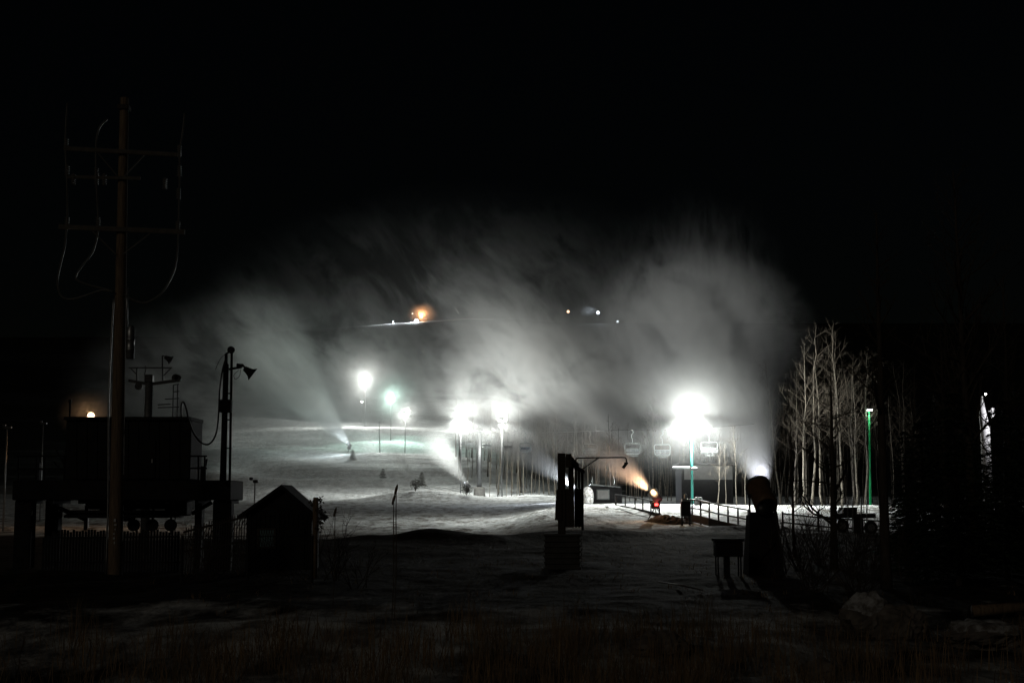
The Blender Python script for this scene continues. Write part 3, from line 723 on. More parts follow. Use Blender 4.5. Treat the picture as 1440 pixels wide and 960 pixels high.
b = MB(); b.box(*W(880.5, 651, D+.8), .13, .12, .06, bev=.01); c = W(878.5, 654.5, D+.8); b.bar(W(881, 651, D+.8), W(876, 658, D+.8), .09, .1); part('lamp_head', b, M['black_metal'], t)
b = MB()
for k in range(9): b.ball(W(818, 752+k*5.2, D-.06), .025, 6)
b.tube([W(818, 745, D-.05), W(818, 796, D-.05)], .008, 4); part('chain', b, M['galv'], t)

# ------------------------------------------------------------------ near fan snow gun
D = 43.0
g = ground(1075, D)
t = thing('fan_snow_gun', g, 'large round barrelled fan snow gun seen from behind on a tall dark base', 'snow gun')
x0, x1 = W(1050, 800, D).x, W(1101, 800, D).x; xt0, xt1 = W(1054, 726, D).x, W(1093, 726, D).x; zt = W(1072, 724, D).z; zb = g.z-.2
b = MB(); b.v = [(x0,D-.3,zb),(x1,D-.3,zb),(x1,D+.8,zb),(x0,D+.8,zb),(xt0,D-.1,zt),(xt1,D-.1,zt),(xt1,D+.6,zt),(xt0,D+.6,zt)]; b.f = [(3,2,1,0),(4,5,6,7),(0,1,5,4),(1,2,6,5),(2,3,7,6),(3,0,4,7)]
part('base', b, M['flat_black'], t)
b = MB(); b.bar(W(1056, 800, D-.35), W(1090, 762, D-.25), .04); part('brace', b, M['black_metal'], t)
cb = W(1071.5, 697, D+.25); ax = Vector((-.12, .80, .62)).normalized(); mm = ax.to_track_quat('Z', 'Y').to_matrix()
b = MB(); b.lathe([(.30,-.55),(.345,-.5),(.35,-.3),(.335,.0),(.345,.3),(.35,.52),(.335,.55),(.30,.5),(.29,0),(.29,-.5)], cb, 32, mm, close=True); barrel = part('barrel', b, M['yellow'], t, smooth=True)
b = MB()
for rr in (.08, .14, .2, .26): b.lathe([(rr,-.56),(rr+.012,-.56),(rr+.012,-.545),(rr,-.545)], cb, 24, mm, close=True)
for k in range(8):
    w = k*math.pi/4; d = mm @ Vector((math.cos(w), math.sin(w), 0)); b.bar(cb-ax*.55+d*.05, cb-ax*.55+d*.3, .012)
part('rear_grille', b, M['black_metal'], t, barrel)
b = MB(); b.lathe([(.0,-.5),(.12,-.48),(.15,-.35),(.15,.2),(.08,.3)], cb, 16, mm); part('fan_motor', b, M['black_metal'], t, barrel, True)
b = MB(); b.lathe([(.355,.44),(.385,.45),(.385,.52),(.355,.53)], cb, 32, mm, close=True)
for k in range(20):
    w = k*math.pi/10; d = mm @ Vector((math.cos(w), math.sin(w), 0)); b.tube([cb+ax*.5+d*.37, cb+ax*.57+d*.35], .014, 5)
part('nozzle_ring', b, M['galv'], t, barrel)
b = MB()
for sx in (-1, 1): b.bar(Vector((cb.x+sx*.38, D+.25, zt)), Vector((cb.x+sx*.38, cb.y, cb.z)), .05, .12); b.tube([Vector((cb.x+sx*.33, cb.y, cb.z)), Vector((cb.x+sx*.44, cb.y, cb.z))], .06, 8)
b.box(cb.x, D+.25, zt+.04, .84, .4, .1, bev=.02); part('yoke', b, M['dark_metal'], t)
b = MB(); c = W(1072, 716, D-.15); b.lathe([(.16,-.2),(.18,-.16),(.18,.16),(.16,.2)], c, 16, Matrix.Rotation(R(90), 3, 'X')); part('compressor', b, M['dark_metal'], t, smooth=True)
b = MB(); b.tube(curve([W(1088, 690, D), W(1092, 705, D-.1), W(1091, 722, D-.1), W(1097, 760, D-.2), W(1106, 806, D-.3)], 5), .03, 8); part('hose', b, M['cable'], t, smooth=True)
b = MB(); b.tube(curve([W(1088.5, y, D+.1) for y in (676, 684, 692, 700)], 3), .012, 5); part('handle', b, M['galv'], t)

# cabinet on legs, left of the near gun
D = 41.0
g = ground(1026, D); t = thing('cabinet_on_legs', g, 'dark box on four thin legs just left of the near fan snow gun', 'cabinet')
b = MB(); fbox(b, 1007, 761, 1045, 782, D, .6, .02); part('box', b, M['flat_black'], t)
b = MB(); fbox(b, 1005, 757, 1047, 761, D, .7, .01, -.05); part('lid', b, M['flat_black'], t)
for x, off in ((1010, .05), (1042, .05), (1010, .5), (1042, .5), (1024, .3)):
    b = MB(); a = W(x, 782, D); b.bar(Vector((a.x, D+off, a.z+.05)), Vector((a.x, D+off, g.z-.15)), .04 if x != 1024 else .16); part('leg', b, M['flat_black'], t)

# ------------------------------------------------------------------ smaller snow guns out on the piste
def lance_gun(loc, aim, label, s=1.0, lit=None):
    t = thing('snow_gun', loc, label, 'snow gun', 'snow guns spraying on the piste')
    L = Vector(loc)
    b = MB()
    for k in range(3):
        w = k*2.1+.4; b.tube([L+Vector((0,0,1.0*s)), L+Vector((.75*s*math.cos(w), .75*s*math.sin(w), -.05))], .04*s, 6)
    part('tripod', b, M['dark_metal'], t)
    b = MB(); b.box(L.x, L.y, L.z+1.1*s, .6*s, .5*s, .55*s, bev=.05); part('control_box', b, M['dark_metal'], t)
    a = Vector(aim).normalized(); mm = a.to_track_quat('Z', 'Y').to_matrix(); c = L+Vector((0,0,1.75*s))
    b = MB(); b.lathe([(.22*s,-.5*s),(.32*s,-.45*s),(.34*s,0),(.31*s,.4*s),(.28*s,.45*s),(.27*s,0),(.2*s,-.45*s)], c, 20, mm, close=True); br = part('barrel', b, M['grey_gun'], t, smooth=True)
    b = MB(); b.lathe([(.35*s,.3*s),(.4*s,.32*s),(.4*s,.42*s),(.35*s,.43*s)], c, 20, mm, close=True); part('nozzle_ring', b, M['galv'], t, br)
    return t, c+a*.6*s
# ------------------------------------------------------------------ trees
def bare_tree_parts(seed, H, r0, tb=.35, nb=34, spread=.24, twigs=5, el=(30, 62), lean=.03, kink=.03):
    """meshes of a leafless tree standing at the origin: trunk, and crown of limbs and twigs"""
    rg = random.Random(seed); tr = MB(); pts = []; x = y = 0.0; dx, dy = rg.uniform(-lean, lean), rg.uniform(-lean, lean)
    n = 12
    for i in range(n+1):
        t = i/n; pts.append(Vector((x, y, H*t-.25*(i == 0)))); x += (dx+rg.gauss(0, kink))*H/n; y += (dy+rg.gauss(0, kink))*H/n
    rad = [r0*(1.15 if i == 0 else (1-.88*(i/n))) for i in range(n+1)]
    tr.tube(pts, rad, 8)
    cr = MB()
    def at(t): 
        f = t*n; i = min(int(f), n-1); return pts[i].lerp(pts[i+1], f-i)
    for k in range(nb):
        t = tb+(0.98-tb)*(k+rg.random())/nb; p = at(t); az = rg.uniform(0, 2*math.pi); e = R(rg.uniform(*el))
        Ln = H*spread*(1.1-.8*(t-tb)/(1-tb))*rg.uniform(.5, 1.15)
        d = Vector((math.cos(az)*math.cos(e), math.sin(az)*math.cos(e), math.sin(e)))
        bp = [p]; 
        for j in range(4):
            d = (d+Vector((rg.gauss(0,.14), rg.gauss(0,.14), .10+rg.gauss(0,.1)))).normalized(); bp.append(bp[-1]+d*Ln/4)
        rb = max(.012, r0*(1-.85*t)*.5); cr.tube(bp, [rb, rb*.75, rb*.55, rb*.38, rb*.15], 4, False)
        for q in range(twigs):
            f = rg.uniform(.25, .95)*4; i = min(int(f), 3); s = bp[i].lerp(bp[i+1], f-i)
            dd = (d+Vector((rg.gauss(0,.6), rg.gauss(0,.6), rg.gauss(.1,.45)))).normalized(); l2 = Ln*rg.uniform(.2, .5)
            m = s+dd*l2*.5+Vector((rg.gauss(0,.04), rg.gauss(0,.04), .03))*l2; e2 = s+dd*l2+Vector((0,0,.12))*l2
            cr.tube([s, m, e2], [rb*.35, rb*.25, rb*.1], 3, False)
            for z in range(2):
                d3 = (dd+Vector((rg.gauss(0,.6), rg.gauss(0,.6), rg.gauss(0,.5)))).normalized(); cr.tube([m, m+d3*l2*.45], [rb*.2, rb*.07], 3, False)
    return tr, cr
def make_tree(seed, mt='birch', mc='twig', name='bare_tree', **kw):
    tr, cr = bare_tree_parts(seed, **kw)
    o = bpy.data.objects.new(name, None); col.objects.link(o)
    tr.build('trunk', M[mt], o, True); cr.build('crown', M[mc], o)
    return o
def place(proto, used, loc, s, rz, label, group=None, cat='tree'):
    if proto.name not in used: o = proto; used.add(proto.name)
    else: o = dup(proto, None, KID)
    o.location = loc; o.scale = (s, s, s); o.rotation_euler = (random.uniform(-.03,.03), random.uniform(-.03,.03), rz)
    return tag(o, label, cat, group)
KID = {}
def index():
    KID.clear()
    for q in bpy.data.objects:
        if q.parent: KID.setdefault(q.parent.name, []).append(q)

protos = [make_tree(100+i, H=11, r0=.085, tb=.36, nb=26, spread=.23, twigs=7, lean=.08, kink=.06, el=(24, 60)) for i in range(6)]
slim = [make_tree(200+i, H=10, r0=.06, tb=.45, nb=18, spread=.17, twigs=4, lean=.06, kink=.05) for i in range(5)]
dark = [make_tree(300+i, 'bark', 'dark_twig', H=10, r0=.12, tb=.4, nb=16, spread=.2, twigs=3) for i in range(3)]
index()
used = set()
# bright birches right of the big floodlight, base columns measured on the photograph
for i, (px, D, H, lab) in enumerate((
    (1036, 117, 6.6, 'bright pale trunk forking low, left of the near fan snow gun'),
    (1021, 118, 5.6, 'slender lit tree with downward sweeping twigs between the floodlight and the bright forking trunk'),
    (1010, 119, 5.2, 'thin leaning lit tree just right of the green floodlight pole'),
    (1048, 122, 5.0, 'thin dim tree close behind the near fan snow gun'))):
    g = ground(px, D); place(protos[i % 6] if i % 2 == 0 else slim[i % 4], used, g, H/11, i*1.3, lab)
LAB = ['tall pale birch with a double fork rising right of the spray column', 'thin crooked pale birch second in the row right of the spray', 'birch with bright white bark patches half way to the green lamp post', 'leaning slim birch beside the white barked birch', 'tall birch with a brush of fine upright twigs', 'slender birch left of the green lamp post', 'spreading pale birch just left of the green lamp post', 'thin birch behind the green lamp post', 'short slim birch low among the tall ones', 'dim birch standing a little behind the tall row']
XS = [(1128,118,14),(1141,124,15.8),(1157,121,13),(1168,128,15.2),(1184,122,15.6),(1199,130,14),(1204,125,12.5),(1216,132,14.5),(1137,135,11),(1117,130,12)]
for i, (px, D, H) in enumerate(XS):
    g = ground(px, D); place(protos[(i*5+1) % 6], used, g, H/11, i*2.1, LAB[i])
rg = random.Random(5)
for i in range(46):
    px = rg.uniform(1095, 1300); D = rg.uniform(138, 190); g = ground(px, D); pr = rg.choice(protos+slim)
    place(pr, used, g, rg.uniform(.8, 1.6), rg.uniform(0, 6.28), 'dim slender bare tree deep in the birch stand right of the spray', 'dim trees deep in the right birch stand')
# wood behind the lift chairs, from the lower slope across to the big floodlight
for i in range(150):
    px = rg.uniform(640, 1105); D = rg.uniform(236, 300) if px < 800 else rg.uniform(172, 265)
    if px > 960: D = rg.uniform(178, 240)
    if px < 700 and D < 245: continue
    g = ground(px, D); pr = rg.choice(slim+slim+dark if rg.random() < .8 else protos)
    place(pr, used, g, rg.uniform(.9, 1.35), rg.uniform(0, 6.28), 'slim leafless tree in the dim wood behind the lift chairs', 'slim trees of the wood behind the chairs')
for i, px in enumerate((688, 700, 706, 712, 719, 727, 736, 747, 758)):
    g = ground(px, 232+i % 3*2); place(slim[i % 4], used, g, rg.uniform(.85, 1.15), rg.uniform(0, 6.28), 'pale slim tree lit by the second floodlight at the front edge of the wood', 'pale trees at the front edge of the wood')
# dark bare trees near the viewer on the right
def near_tree(px, D, H, r0, seed, label, **kw):
    o = make_tree(seed, 'bark', 'dark_twig', H=H, r0=r0, **kw); g = ground(px, D); o.location = g; return tag(o, label, 'tree')
near_tree(1243, 34, 9.0, .14, 41, 'straight dark trunk standing in front of the right end of the snow', tb=.45, nb=26, spread=.15, twigs=5, lean=.004, kink=.006)
near_tree(1171, 48, 6.6, .14, 42, 'short dark tree with low bare branches right of the near fan snow gun', tb=.2, nb=26, spread=.3, twigs=6, lean=.01, kink=.012, el=(-5, 50))
near_tree(1368, 44, 12.5, .17, 43, 'tallest dark bare tree, near the right edge of the picture', tb=.3, nb=46, spread=.22, twigs=7, lean=.012, kink=.02)
near_tree(1330, 60, 9.5, .12, 44, 'dark bare tree left of the tallest one', tb=.3, nb=34, spread=.22, twigs=6)
near_tree(1423, 52, 10.5, .13, 45, 'dark bare tree cut by the right edge of the picture', tb=.25, nb=36, spread=.24, twigs=6)
near_tree(1285, 75, 9.0, .12, 46, 'dark bare tree right of the green lamp post', tb=.3, nb=30, spread=.22, twigs=6)
near_tree(1116, 62, 7.2, .07, 47, 'small dark bare tree whose top branches reach into the spray column', tb=.25, nb=34, spread=.25, twigs=6)

def conifer(loc, H, seed, label, wmax=.26, dens=1.0, name='spruce_tree', group=None, mat='needle'):
    rg = random.Random(seed); t = thing(name, loc, label, 'tree', group)
    L = Vector(loc)
    b = MB(); b.tube([L-Vector((0,0,.2)), L+Vector((rg.uniform(-.1,.1), rg.uniform(-.1,.1), H*.98))], [H*.018, H*.003], 7); part('trunk', b, M['bark'], t)
    b = MB(); nw = int(H*5.5)
    for k in range(nw):
        f = (k+rg.random()*.6)/nw; z = H*(.08+.9*f); ln = H*wmax*(1-f)**.85*rg.uniform(.7, 1.15)+.12; nb = int(8+5*(1-f))
        for q in range(nb):
            az = q*2*math.pi/nb+rg.uniform(-.4,.4); l = ln*rg.uniform(.7, 1.1); d = Vector((math.cos(az), math.sin(az), 0))
            n = max(3, int(l*6*dens)); s = Vector((-d.y, d.x, 0))
            for j in range(n):
                u = (j+.6)/n; p = L+Vector((0,0,z))+d*l*u+Vector((0,0,-.28*l*u*u+rg.gauss(0,.03)))
                w = (.16+.26*l*(1-u)*.5+.06)*rg.uniform(.6, 1.2); dz = Vector((0,0,rg.uniform(-.35,.1)*w))
                for sg in (-1, 1):
                    tip = p+(s*sg*.8+d*.6)*w+dz; b.tri(p-d*.05, tip, p+d*.09)
                    b.tri(p, p+(s*sg*.35+d*.7)*w*.8+dz*1.6, p+Vector((0,0,.03)))
    part('crown', b, M[mat], t)
    return t
for i, (px, D, H, lab) in enumerate(((1300, 40, 4.6, 'dark young spruce right of the straight dark trunk'), (1345, 36, 5.0, 'dense dark spruce standing under the tallest bare tree'), (1412, 38, 4.9, 'dense dark spruce at the right edge under the lit white tower'), (1275, 62, 5.5, 'dim spruce behind the young spruce'),
    (1318, 70, 7.5, 'tall dim spruce left of the tallest bare tree'), (1360, 74, 6.5, 'dim spruce just left of the lit white tower'), (1430, 66, 8, 'tall dim spruce cut by the right edge'), (1402, 60, 4.6, 'low broad spruce before the foot of the lit white tower'), (1270, 46, 2.9, 'small dark spruce right beside the straight dark trunk'), (1378, 48, 3.7, 'small dark spruce between the two densest spruces'), (1440, 44, 4.6, 'half visible spruce at the very right edge'))):
    conifer(ground(px, D), H, 60+i, lab, .30, 1.25)
# small snow dusted bushes and young conifers on the slope
for i, (px, py, D, H, lab) in enumerate(((495, 645, 283, 2.2, 'small frosted young conifer farthest up on the slope'), (538, 662, 262, 2.0, 'small frosted young conifer beside the slope pole'), (593, 667, 250, 2.6, 'narrow pointed young conifer on the slope'), (584, 684, 203, 1.7, 'round frosted bush at the foot of the slope'), (656, 693, 202, 1.8, 'frosted bush where the fourth spray starts'))):
    g = ground(px, D)
    if 'bush' not in lab: conifer(g, H, 80+i, lab, .36, 1.8, 'young_conifer', None, 'shrub')
    else:
        t = thing('bush', g, lab, 'bush'); b = MB(); leaves(b, g+Vector((0,0,H*.55)), (.85, .8, H*.5), 420, .09, random.Random(i)); part('foliage', b, M['shrub'], t)
        b = MB()
        for k in range(9): b.tube([g, g+Vector((random.uniform(-.5,.5), random.uniform(-.5,.5), H*.8))], [.03, .01], 4)
        part('stems', b, M['dark_twig'], t)

def bare_bush(px, D, H, seed, label, n=26, name='bare_bush', spread=.8, cat='bush', group=None, mat='dark_twig'):
    rg = random.Random(seed); g = ground(px, D); b = MB()
    def grow(p, d, l, r, lv):
        pts = [p]; dd = d
        for j in range(4):
            dd = (dd+Vector((rg.gauss(0,.17), rg.gauss(0,.17), rg.gauss(.02,.12)))).normalized(); pts.append(pts[-1]+dd*l/4)
        b.tube(pts, [r, r*.8, r*.6, r*.45, r*.2], 4, False)
        if lv > 0:
            for q in range(rg.randint(3, 5)):
                i = rg.randint(1, 3); nd = (dd+Vector((rg.gauss(0,.6), rg.gauss(0,.6), rg.gauss(.1,.4)))).normalized(); grow(pts[i], nd, l*rg.uniform(.35, .6), r*.5, lv-1)
    for k in range(n):
        a = rg.uniform(0, 6.28); e = rg.uniform(.15, 1.0)*spread
        grow(g+Vector((rg.gauss(0,.12), rg.gauss(0,.12), -.05)), Vector((math.cos(a)*e, math.sin(a)*e, 1)).normalized(), H*rg.uniform(.5, 1.05), .014, 2)
    return world_mesh(name, b, M[mat], label, cat, group, base=g)
for i, (px, D, H, n, lab) in enumerate((
    (1122, 46, 2.3, 20, 'bare twiggy bush directly right of the near fan snow gun'), (1150, 52, 2.6, 22, 'wide bare bush in front of the short dark tree'),
    (1190, 44, 2.2, 20, 'bare bush between the short dark tree and the straight trunk'), (1222, 50, 2.3, 18, 'bare bush left of the straight dark trunk, before the snow'),
    (1140, 33, 1.5, 16, 'low bare bush nearer the viewer, right of the fan gun base'), (1205, 29, 1.3, 16, 'low bare bush behind the snow capped boulder'),
    (1275, 38, 1.9, 16, 'bare bush right of the straight dark trunk'), (1090, 40, 1.95, 5, 'thin bare shrub whose long twigs cross the foot of the spray'))):
    bare_bush(px, D, H, 500+i, lab, n, spread=.9 if i < 7 else .5)
bare_bush(470, 39, 1.8, 520, 'thin dry stems standing just right of the wooden post', 9, 'dry_shrub', .5)
bare_bush(500, 36, 1.3, 521, 'slanting dry stems second to the right of the wooden post', 6, 'dry_shrub', .9)
bare_bush(300, 40, 1.5, 522, 'dark twiggy bush under the slanting trellis', 16, 'dry_shrub', .7)
def stalk(px, D, py, label, head=True):
    g = ground(px, D); a = W(px+1.5, py, D); b = MB(); b.tube(curve([g-Vector((0,0,.05)), g.lerp(a, .4)+Vector((.02,0,0)), g.lerp(a, .8), a], 3), .009, 5)
    t = thing('tall_weed', g, label, 'weed'); part('stem', b, M['stalk'], t)
    b = MB(); c = a-Vector((0,0,.04)); b.lathe([(.004,-.12),(.022,-.09),(.026,0),(.018,.06),(.004,.09)], c, 8, Matrix.Rotation(.25, 3, 'Y')); part('seed_head', b, M['stalk'], t)
stalk(552.5, 27, 698, 'tall dry weed with a dark seed head left of the berm'); stalk(556, 27, 684, 'taller thin weed right beside the one with the dark seed head')
stalk(470, 30, 716, 'dry weed with a seed head among the stems right of the post')
# ------------------------------------------------------------------ floodlights of the piste
WHITE = (.97, 1, .94)
def floodlight(px, py, D, power, label, mat='dark_metal', colr=WHITE, n=2, r=.11, gx=None, glowc=None, rad=.25):
    a = W(px, py, D); g = Vector((a.x, D, hgt(a.x, D)))
    t = thing('floodlight_pole', g, label, 'floodlight')
    b = MB(); b.tube([g-Vector((0,0,.3)), Vector((a.x, D, a.z+.1))], [r, r*.7], 12); part('pole', b, M[mat], t, smooth=True)
    b = MB(); b.bar(a+Vector((-.7,0,.25)), a+Vector((.7,0,.25)), .09); part('crossbar', b, M[mat], t)
    for k in range(n):
        x = a.x+(k-(n-1)/2)*.9; b = MB(); horn(b, Vector((x, D-.1, a.z+.25)), (0, -.55, -.8), .8, 14); h = part('lamp_head', b, M['dark_metal'], t, smooth=True)
        b = MB(); m2 = Vector((0,-.55,-.8)).to_track_quat('Z','Y').to_matrix(); b.lathe([(.001,.0),(.28,.0),(.28,.01),(.001,.012)], Vector((x, D-.1, a.z+.25)), 14, m2); part('lens', b, glowc or M['lamp_glow'], t, h)
    q = Vector((0, -.95, a.z-g.z+.05))
    point(q, power*(.22 if D < 200 else .32), colr, rad, t)
    spot(q, (0, .10, -1) if D < 290 else (0, -.9, -.75), power*(1.25 if D < 200 else 1.8 if D < 290 else 1.2), colr, rad, t, 169 if D < 290 else 130, .45)
    spot(q, (0, .16, .98), power*.68, colr, rad, t, 179, .12)
    return t
M['lamp_glow'] = glow('floodlight_lens', (1, 1, .95), 30)
M['cyan_glow'] = glow('cool_floodlight_lens', (.7, 1, .9), 30)
floodlight(972, 587, 118, P1, 'brightest floodlight, on a sea green pole amid dense mist', 'teal')
floodlight(648, 589, 222, P2, 'left one of the two paired floodlights before the wood')
floodlight(706, 593, 224, P3, 'right one of the two paired floodlights before the wood')
floodlight(570, 584, 300, P4, 'lowest of the three floodlights up on the slope')
floodlight(550, 561, 330, P5, 'cyan tinted floodlight between the other two on the slope', colr=(.68, 1, .86), glowc=M['cyan_glow'])
floodlight(514, 537, 375, P6, 'highest and largest of the three floodlights on the slope')
a = W(509, 566, 400)
floodlight(509, 566, 400, P7, 'tiny white lamp below the highest slope floodlight', n=1, r=.07)

# ------------------------------------------------------------------ green lamp post in the birches
D = 132.0; a = W(1222, 577, D); g = ground(1224, D)
t = thing('green_lamp_post', g, 'bright green lamp post with a small white lamp among the right birches', 'lamp post')
b = MB(); b.tube([g-Vector((0,0,.2)), a], [.12, .09], 10); part('post', b, M['green'], t, smooth=True)
b = MB(); b.box(a.x, D-.25, a.z+.15, .55, .6, .16, bev=.04); h = part('lamp_head', b, M['dark_metal'], t)
b = MB(); b.box(a.x, D-.3, a.z+.03, .42, .4, .08, bev=.02); part('lens', b, M['lamp_glow'], t, h)
point(Vector((a.x-g.x-.2, -.5, a.z-g.z-.35)), GREEN_P, (.62, 1, .75), .12, t)

# ------------------------------------------------------------------ chair lift
cab0, cab1 = W(1040, 586, 142), W(560, 607, 420)
cp = [W(1060, 596, 118), W(997, 601, 124), W(931, 605, 128), W(889, 604, 131), W(830, 606, 145), W(745, 608, 185), W(673, 606, 228), W(610, 606, 300)]
b = MB(); b.tube(curve(cp, 5), .018, 5, False); world_mesh('haul_cable', b, M['cable'], 'thin haul cable from which the lift chairs hang', 'cable', base=cp[0])
def cable_z(px):
    best = min(curve(cp, 12), key=lambda p: abs((p.x/p.y)-(px-720)/FPX)); return best
def make_chair(loc, w=1.7):
    L = Vector(loc); o = bpy.data.objects.new('lift_chair', None); col.objects.link(o)
    P = lambda *a: Vector(a)
    b = MB(); b.tube(curve([P(.0,0,0), P(.12,0,-.35), P(-.18,0,-.75), P(0,0,-1.15), P(0,.05,-1.75)], 5), .05, 8); b.box(0, 0, 0, .3, .12, .14, bev=.02); b.build('hanger', M['chair'], o, True)
    b = MB(); h = w/2; fr = [P(-h,0,-1.75), P(h,0,-1.75), P(h+.12,0,-2.0), P(h+.06,0,-3.0), P(h-.15,0,-3.15), P(-h+.15,0,-3.15), P(-h-.06,0,-3.0), P(-h-.12,0,-2.0), P(-h,0,-1.75)]
    b.tube(fr, .055, 8)
    for sx in (-1, 1): b.bar(P(sx*h, 0, -2.95), P(sx*h, -.55, -3.0), .06); b.tube([P(sx*h, 0, -2.45), P(sx*h, -.55, -2.5)], .03, 6)
    b.build('frame', M['chair'], o, True)
    b = MB(); b.box(0, -.28, -2.98, w-.1, .55, .1, bev=.04); b.build('seat', M['seat'], o)
    b = MB(); b.box(0, .03, -2.6, w-.1, .07, .42, bev=.03); b.build('backrest', M['seat'], o)
    b = MB(); b.tube([P(-h,-.5,-2.45), P(h,-.5,-2.45)], .03, 6); b.tube([P(-.3,-.5,-2.45), P(-.3,-.55,-3.4)], .025, 6); b.tube([P(.3,-.5,-2.45), P(.3,-.55,-3.4)], .025, 6); b.tube([P(-.6,-.55,-3.4), P(.6,-.55,-3.4)], .03, 6); b.build('safety_bar', M['chair'], o, True)
    b = MB(); 
    for sx in (-1, 1): b.box(sx*w*.25, .075, -2.6, w*.35, .02, .3, bev=.005)
    b.build('panel', M['panel'], o)
    o.location = L; return o
chair0 = make_chair((0, 0, 0)); index()
CH = [(889, 'brightest empty lift chair, above the spray of the red lit snow gun'), (931, 'lift chair with a wide frame left of the big floodlight pole'), (997, 'dim lift chair right of the big floodlight pole'), (830, 'pale lift chair veiled by spray, right of centre'), (741, 'small distant lift chair right of the second floodlight'), (716, 'small distant lift chair below the second floodlight'), (684, 'small distant lift chair just right of the distant lift tower'), (660, 'small distant lift chair just left of the distant lift tower'), (648, 'small distant lift chair under the left one of the two paired floodlights')]
for i, (px, lab) in enumerate(CH):
    p = cable_z(px); o = chair0 if i == 0 else dup(chair0, None, KID); o.location = p-Vector((0,0,.05)); o.scale = (.74, .74, .70 if px > 800 else .78); o.rotation_euler = (0, 0, random.uniform(-.12, .12)); tag(o, lab, 'ski lift chair', 'chairs hanging on the lift cable')
# distant lift tower
D = 228.0; g = ground(674, D); a = W(674, 605, D)
t = thing('lift_tower', g, 'grey lift tower on a thick concrete foot between the two paired floodlights', 'lift tower')
b = MB(); b.tube([g-Vector((0,0,.2)), Vector((g.x, D, a.z))], [.42, .32], 12); part('mast', b, M['dark_metal'], t, smooth=True)
b = MB(); b.lathe([(1.0, -.3), (.85, 1.9), (.6, 2.0)], g, 12); part('foot', b, M['dark_concrete'], t)
b = MB(); b.bar(Vector((g.x-1.5, D, a.z-.1)), Vector((g.x+1.5, D, a.z-.1)), .22); part('crossarm', b, M['dark_metal'], t)
D = 300.0; g = ground(534, D); a = W(533, 594, D); t = thing('slope_pole', g, 'thin grey pole standing alone on the slope', 'pole'); b = MB(); b.tube([g-Vector((0,0,.2)), a], [.14, .10], 8); part('post', b, M['dark_metal'], t); b = MB(); b.box(a.x, D, a.z, .5, .3, .3, bev=.03); part('pole_cap', b, M['dark_metal'], t)

# ------------------------------------------------------------------ piste snow guns
gB = ground(*GB[:2])
tB, nB = lance_gun(gB, GB[2], 'red lit snow gun on a dirt mound by the fence, spraying orange mist', GB[3])
b = MB(); b.box(gB.x+.02, gB.y-.3, gB.z+1.05, .22, .1, .16, bev=.02); part('warning_lamp', b, glow('red_lamp', (1, .06, .05), 6), tB)
spot(nB-gB+Vector((-.35,-.35,-.25)), (-.3,.85,.34), ORANGE_P, (1, .56, .32), .1, tB, 64, .8)
point(nB-gB+Vector((.1,-.5,-.1)), ORANGE_P*.02, (1, .6, .3), .08, tB)
point(Vector((.1, -.6, 1.1)), RED_P, (1, .12, .1), .08, tB)
gA = ground(*GA[:2])
tA, nA = lance_gun(gA, GA[2], 'snow gun hidden behind the near fan gun at the foot of the spray column', GA[3])
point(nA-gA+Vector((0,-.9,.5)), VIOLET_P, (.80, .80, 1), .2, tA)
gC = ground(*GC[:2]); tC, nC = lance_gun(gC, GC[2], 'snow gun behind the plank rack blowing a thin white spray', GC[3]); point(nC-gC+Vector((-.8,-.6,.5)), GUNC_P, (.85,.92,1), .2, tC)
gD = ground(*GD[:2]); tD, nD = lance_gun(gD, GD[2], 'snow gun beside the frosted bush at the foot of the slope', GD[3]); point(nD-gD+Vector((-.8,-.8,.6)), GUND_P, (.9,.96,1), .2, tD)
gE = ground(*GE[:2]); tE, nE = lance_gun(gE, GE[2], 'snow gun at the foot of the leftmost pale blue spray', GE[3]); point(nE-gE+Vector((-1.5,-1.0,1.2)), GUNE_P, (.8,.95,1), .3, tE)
# mound under the red lit gun
rg = random.Random(3); b = MB(); c = ground(940, 94)
for i in range(13):
    for j in range(25): 
        u, v = (i/12-.5)*2, (j/24-.5)*2; h = max(0, 1-u*u-v*v)**.8*.42
        b.v.append((c.x+v*1.7, c.y+u*1.1, hgt(c.x+v*1.7, c.y+u*1.1)-.05+h*(1+rg.uniform(-.2,.25))))
for i in range(12):
    for j in range(24): a0 = i*25+j; b.f.append((a0, a0+1, a0+26, a0+25))
world_mesh('dirt_mound', b, M['bark'], 'low dark mound of frozen dirt right of the red lit snow gun', 'mound', base=c)
# black cabinet behind the fence
D = 92.0; g = ground(964, D); t = thing('pump_cabinet', g, 'narrow black pump cabinet with a knob on top, left of the sea green pole', 'cabinet')
b = MB(); b.box(g.x, D, W(964, 715, D).z, .62, .6, .95, bev=.04); part('cabinet_body', b, M['black_metal'], t)
b = MB(); b.box(g.x, D, W(964, 704, D).z, .5, .5, .3, bev=.03); b.tube([W(964, 702, D), W(964, 696, D)], .1, 8); b.ball(W(964, 696, D), .1, 8); part('vent_cap', b, M['galv'], t)
for sx in (-.25, .25):
    for sy in (-.22, .22):
        b = MB(); b.bar(Vector((g.x+sx, D+sy, g.z-.1)), Vector((g.x+sx*.9, D+sy, W(964, 724, D).z)), .06); part('leg', b, M['black_metal'], t)

